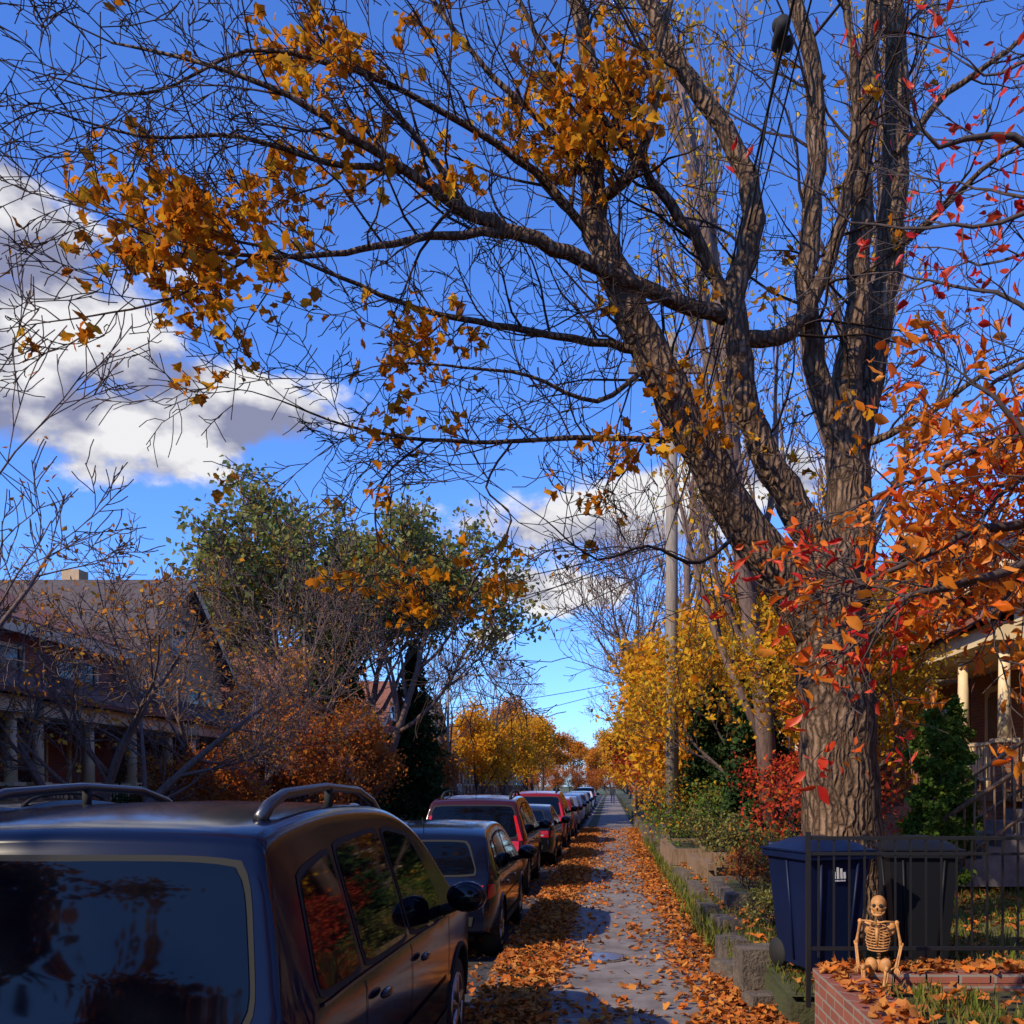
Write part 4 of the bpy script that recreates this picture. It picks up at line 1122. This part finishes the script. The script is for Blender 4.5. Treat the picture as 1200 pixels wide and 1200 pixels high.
# ---------------------------------------------------------------- sky, sun, camera
S=Vector((-.68,-.60,0)).normalized(); el=math.radians(35)
S=Vector((S.x*math.cos(el),S.y*math.cos(el),math.sin(el)))
w=bpy.data.worlds.new('World'); scene.world=w; w.use_nodes=True
nt=w.node_tree; N=nt.nodes; Lk=nt.links; N.clear()
out_=N.new('ShaderNodeOutputWorld'); sky=N.new('ShaderNodeTexSky'); sky.sky_type='NISHITA'; sky.sun_disc=False
sky.sun_elevation=el; sky.sun_rotation=math.atan2(S.x,S.y); sky.air_density=1.0; sky.dust_density=.2; sky.ozone_density=2.5
mxc=N.new('ShaderNodeMix'); mxc.data_type='RGBA'; mxc.blend_type='MULTIPLY'; mxc.inputs[0].default_value=1
Lk.new(sky.outputs[0],mxc.inputs[6]); mxc.inputs[7].default_value=(.62,1.02,1.85,1)
bg=N.new('ShaderNodeBackground'); bg.inputs[1].default_value=.15; Lk.new(mxc.outputs[2],bg.inputs[0])
tc=N.new('ShaderNodeTexCoord')
nrm=N.new('ShaderNodeVectorMath'); nrm.operation='NORMALIZE'; Lk.new(tc.outputs['Generated'],nrm.inputs[0])
def dirv(px,py): return Vector(((px-715)/F,1,(920-py)/F)).normalized()
cl=[(20,400,.15,.10),(90,480,.19,.05),(290,485,.11,.04),(10,270,.09,.07),(690,620,.13,.045),(610,690,.12,.03),(570,742,.04,.010),(820,570,.14,.035),(-300,300,.3,.12)]
prev=None
for (px,py,rx,rz) in cl:
    d=dirv(px,py)
    s2=N.new('ShaderNodeVectorMath'); s2.operation='MULTIPLY_ADD'; Lk.new(nrm.outputs[0],s2.inputs[0]); s2.inputs[1].default_value=(1/rx,1/rx,1/rz); s2.inputs[2].default_value=(-d.x/rx,-d.y/rx,-d.z/rz)
    s3=N.new('ShaderNodeVectorMath'); s3.operation='LENGTH'; Lk.new(s2.outputs[0],s3.inputs[0])
    if prev is None: prev=s3.outputs['Value']
    else:
        s5=N.new('ShaderNodeMath'); s5.operation='SMOOTH_MIN'; s5.inputs[2].default_value=.2; Lk.new(prev,s5.inputs[0]); Lk.new(s3.outputs['Value'],s5.inputs[1]); prev=s5.outputs[0]
def cnoise(off,det):
    mp=N.new('ShaderNodeVectorMath'); mp.operation='MULTIPLY_ADD'; mp.inputs[1].default_value=(9,9,15); mp.inputs[2].default_value=off
    Lk.new(nrm.outputs[0],mp.inputs[0]); n=N.new('ShaderNodeTexNoise'); n.inputs['Scale'].default_value=1; n.inputs['Detail'].default_value=det; n.inputs['Roughness'].default_value=.56
    Lk.new(mp.outputs[0],n.inputs[0]); return n
n1=cnoise((0,0,0),6); n2=cnoise((-.25,.0,.38),4)
def math_(op,a,b,c=None):
    q=N.new('ShaderNodeMath'); q.operation=op
    for i,x in enumerate((a,b,c)):
        if x is None: continue
        if isinstance(x,(int,float)): q.inputs[i].default_value=x
        else: Lk.new(x,q.inputs[i])
    return q.outputs[0]
mn=math_('MAXIMUM',math_('SUBTRACT',1.0,prev),-.8)
dens=math_('ADD',mn,math_('MULTIPLY',math_('SUBTRACT',n1.outputs[0],.5),3.2))
mr=N.new('ShaderNodeMapRange'); mr.interpolation_type='SMOOTHSTEP'; Lk.new(dens,mr.inputs[0]); mr.inputs[1].default_value=.0; mr.inputs[2].default_value=.45
sh=math_('ADD',.55,math_('MULTIPLY',math_('SUBTRACT',n1.outputs[0],n2.outputs[0]),3.4))  # sunlit and shaded sides of the clouds put into their colour by offset noise
cr=N.new('ShaderNodeValToRGB'); Lk.new(sh,cr.inputs[0]); cr.color_ramp.elements[0].color=(.28,.30,.46,1); cr.color_ramp.elements[1].color=(.93,.92,.94,1)
cr.color_ramp.elements[0].position=.12; cr.color_ramp.elements[1].position=.8
cb=N.new('ShaderNodeBackground'); cb.inputs[1].default_value=.95; Lk.new(cr.outputs[0],cb.inputs[0])
ms=N.new('ShaderNodeMixShader'); Lk.new(mr.outputs[0],ms.inputs[0]); Lk.new(bg.outputs[0],ms.inputs[1]); Lk.new(cb.outputs[0],ms.inputs[2]); Lk.new(ms.outputs[0],out_.inputs[0])
ld=bpy.data.lights.new('sun','SUN'); ld.energy=5.0; ld.angle=math.radians(.5); ld.color=(1,.83,.57)
lo_=bpy.data.objects.new('sun',ld); COL.objects.link(lo_); lo_.rotation_euler=(-S).to_track_quat('-Z','Y').to_euler()
cd=bpy.data.cameras.new('camera'); cam=bpy.data.objects.new('camera',cd); COL.objects.link(cam); scene.camera=cam
cam.location=(0,0,EYE); cam.rotation_euler=(math.radians(90),0,0); cd.sensor_width=36; cd.lens=36*F/1200
cd.shift_x=-115/1200; cd.shift_y=320/1200; cd.clip_end=3000; cd.clip_start=.05
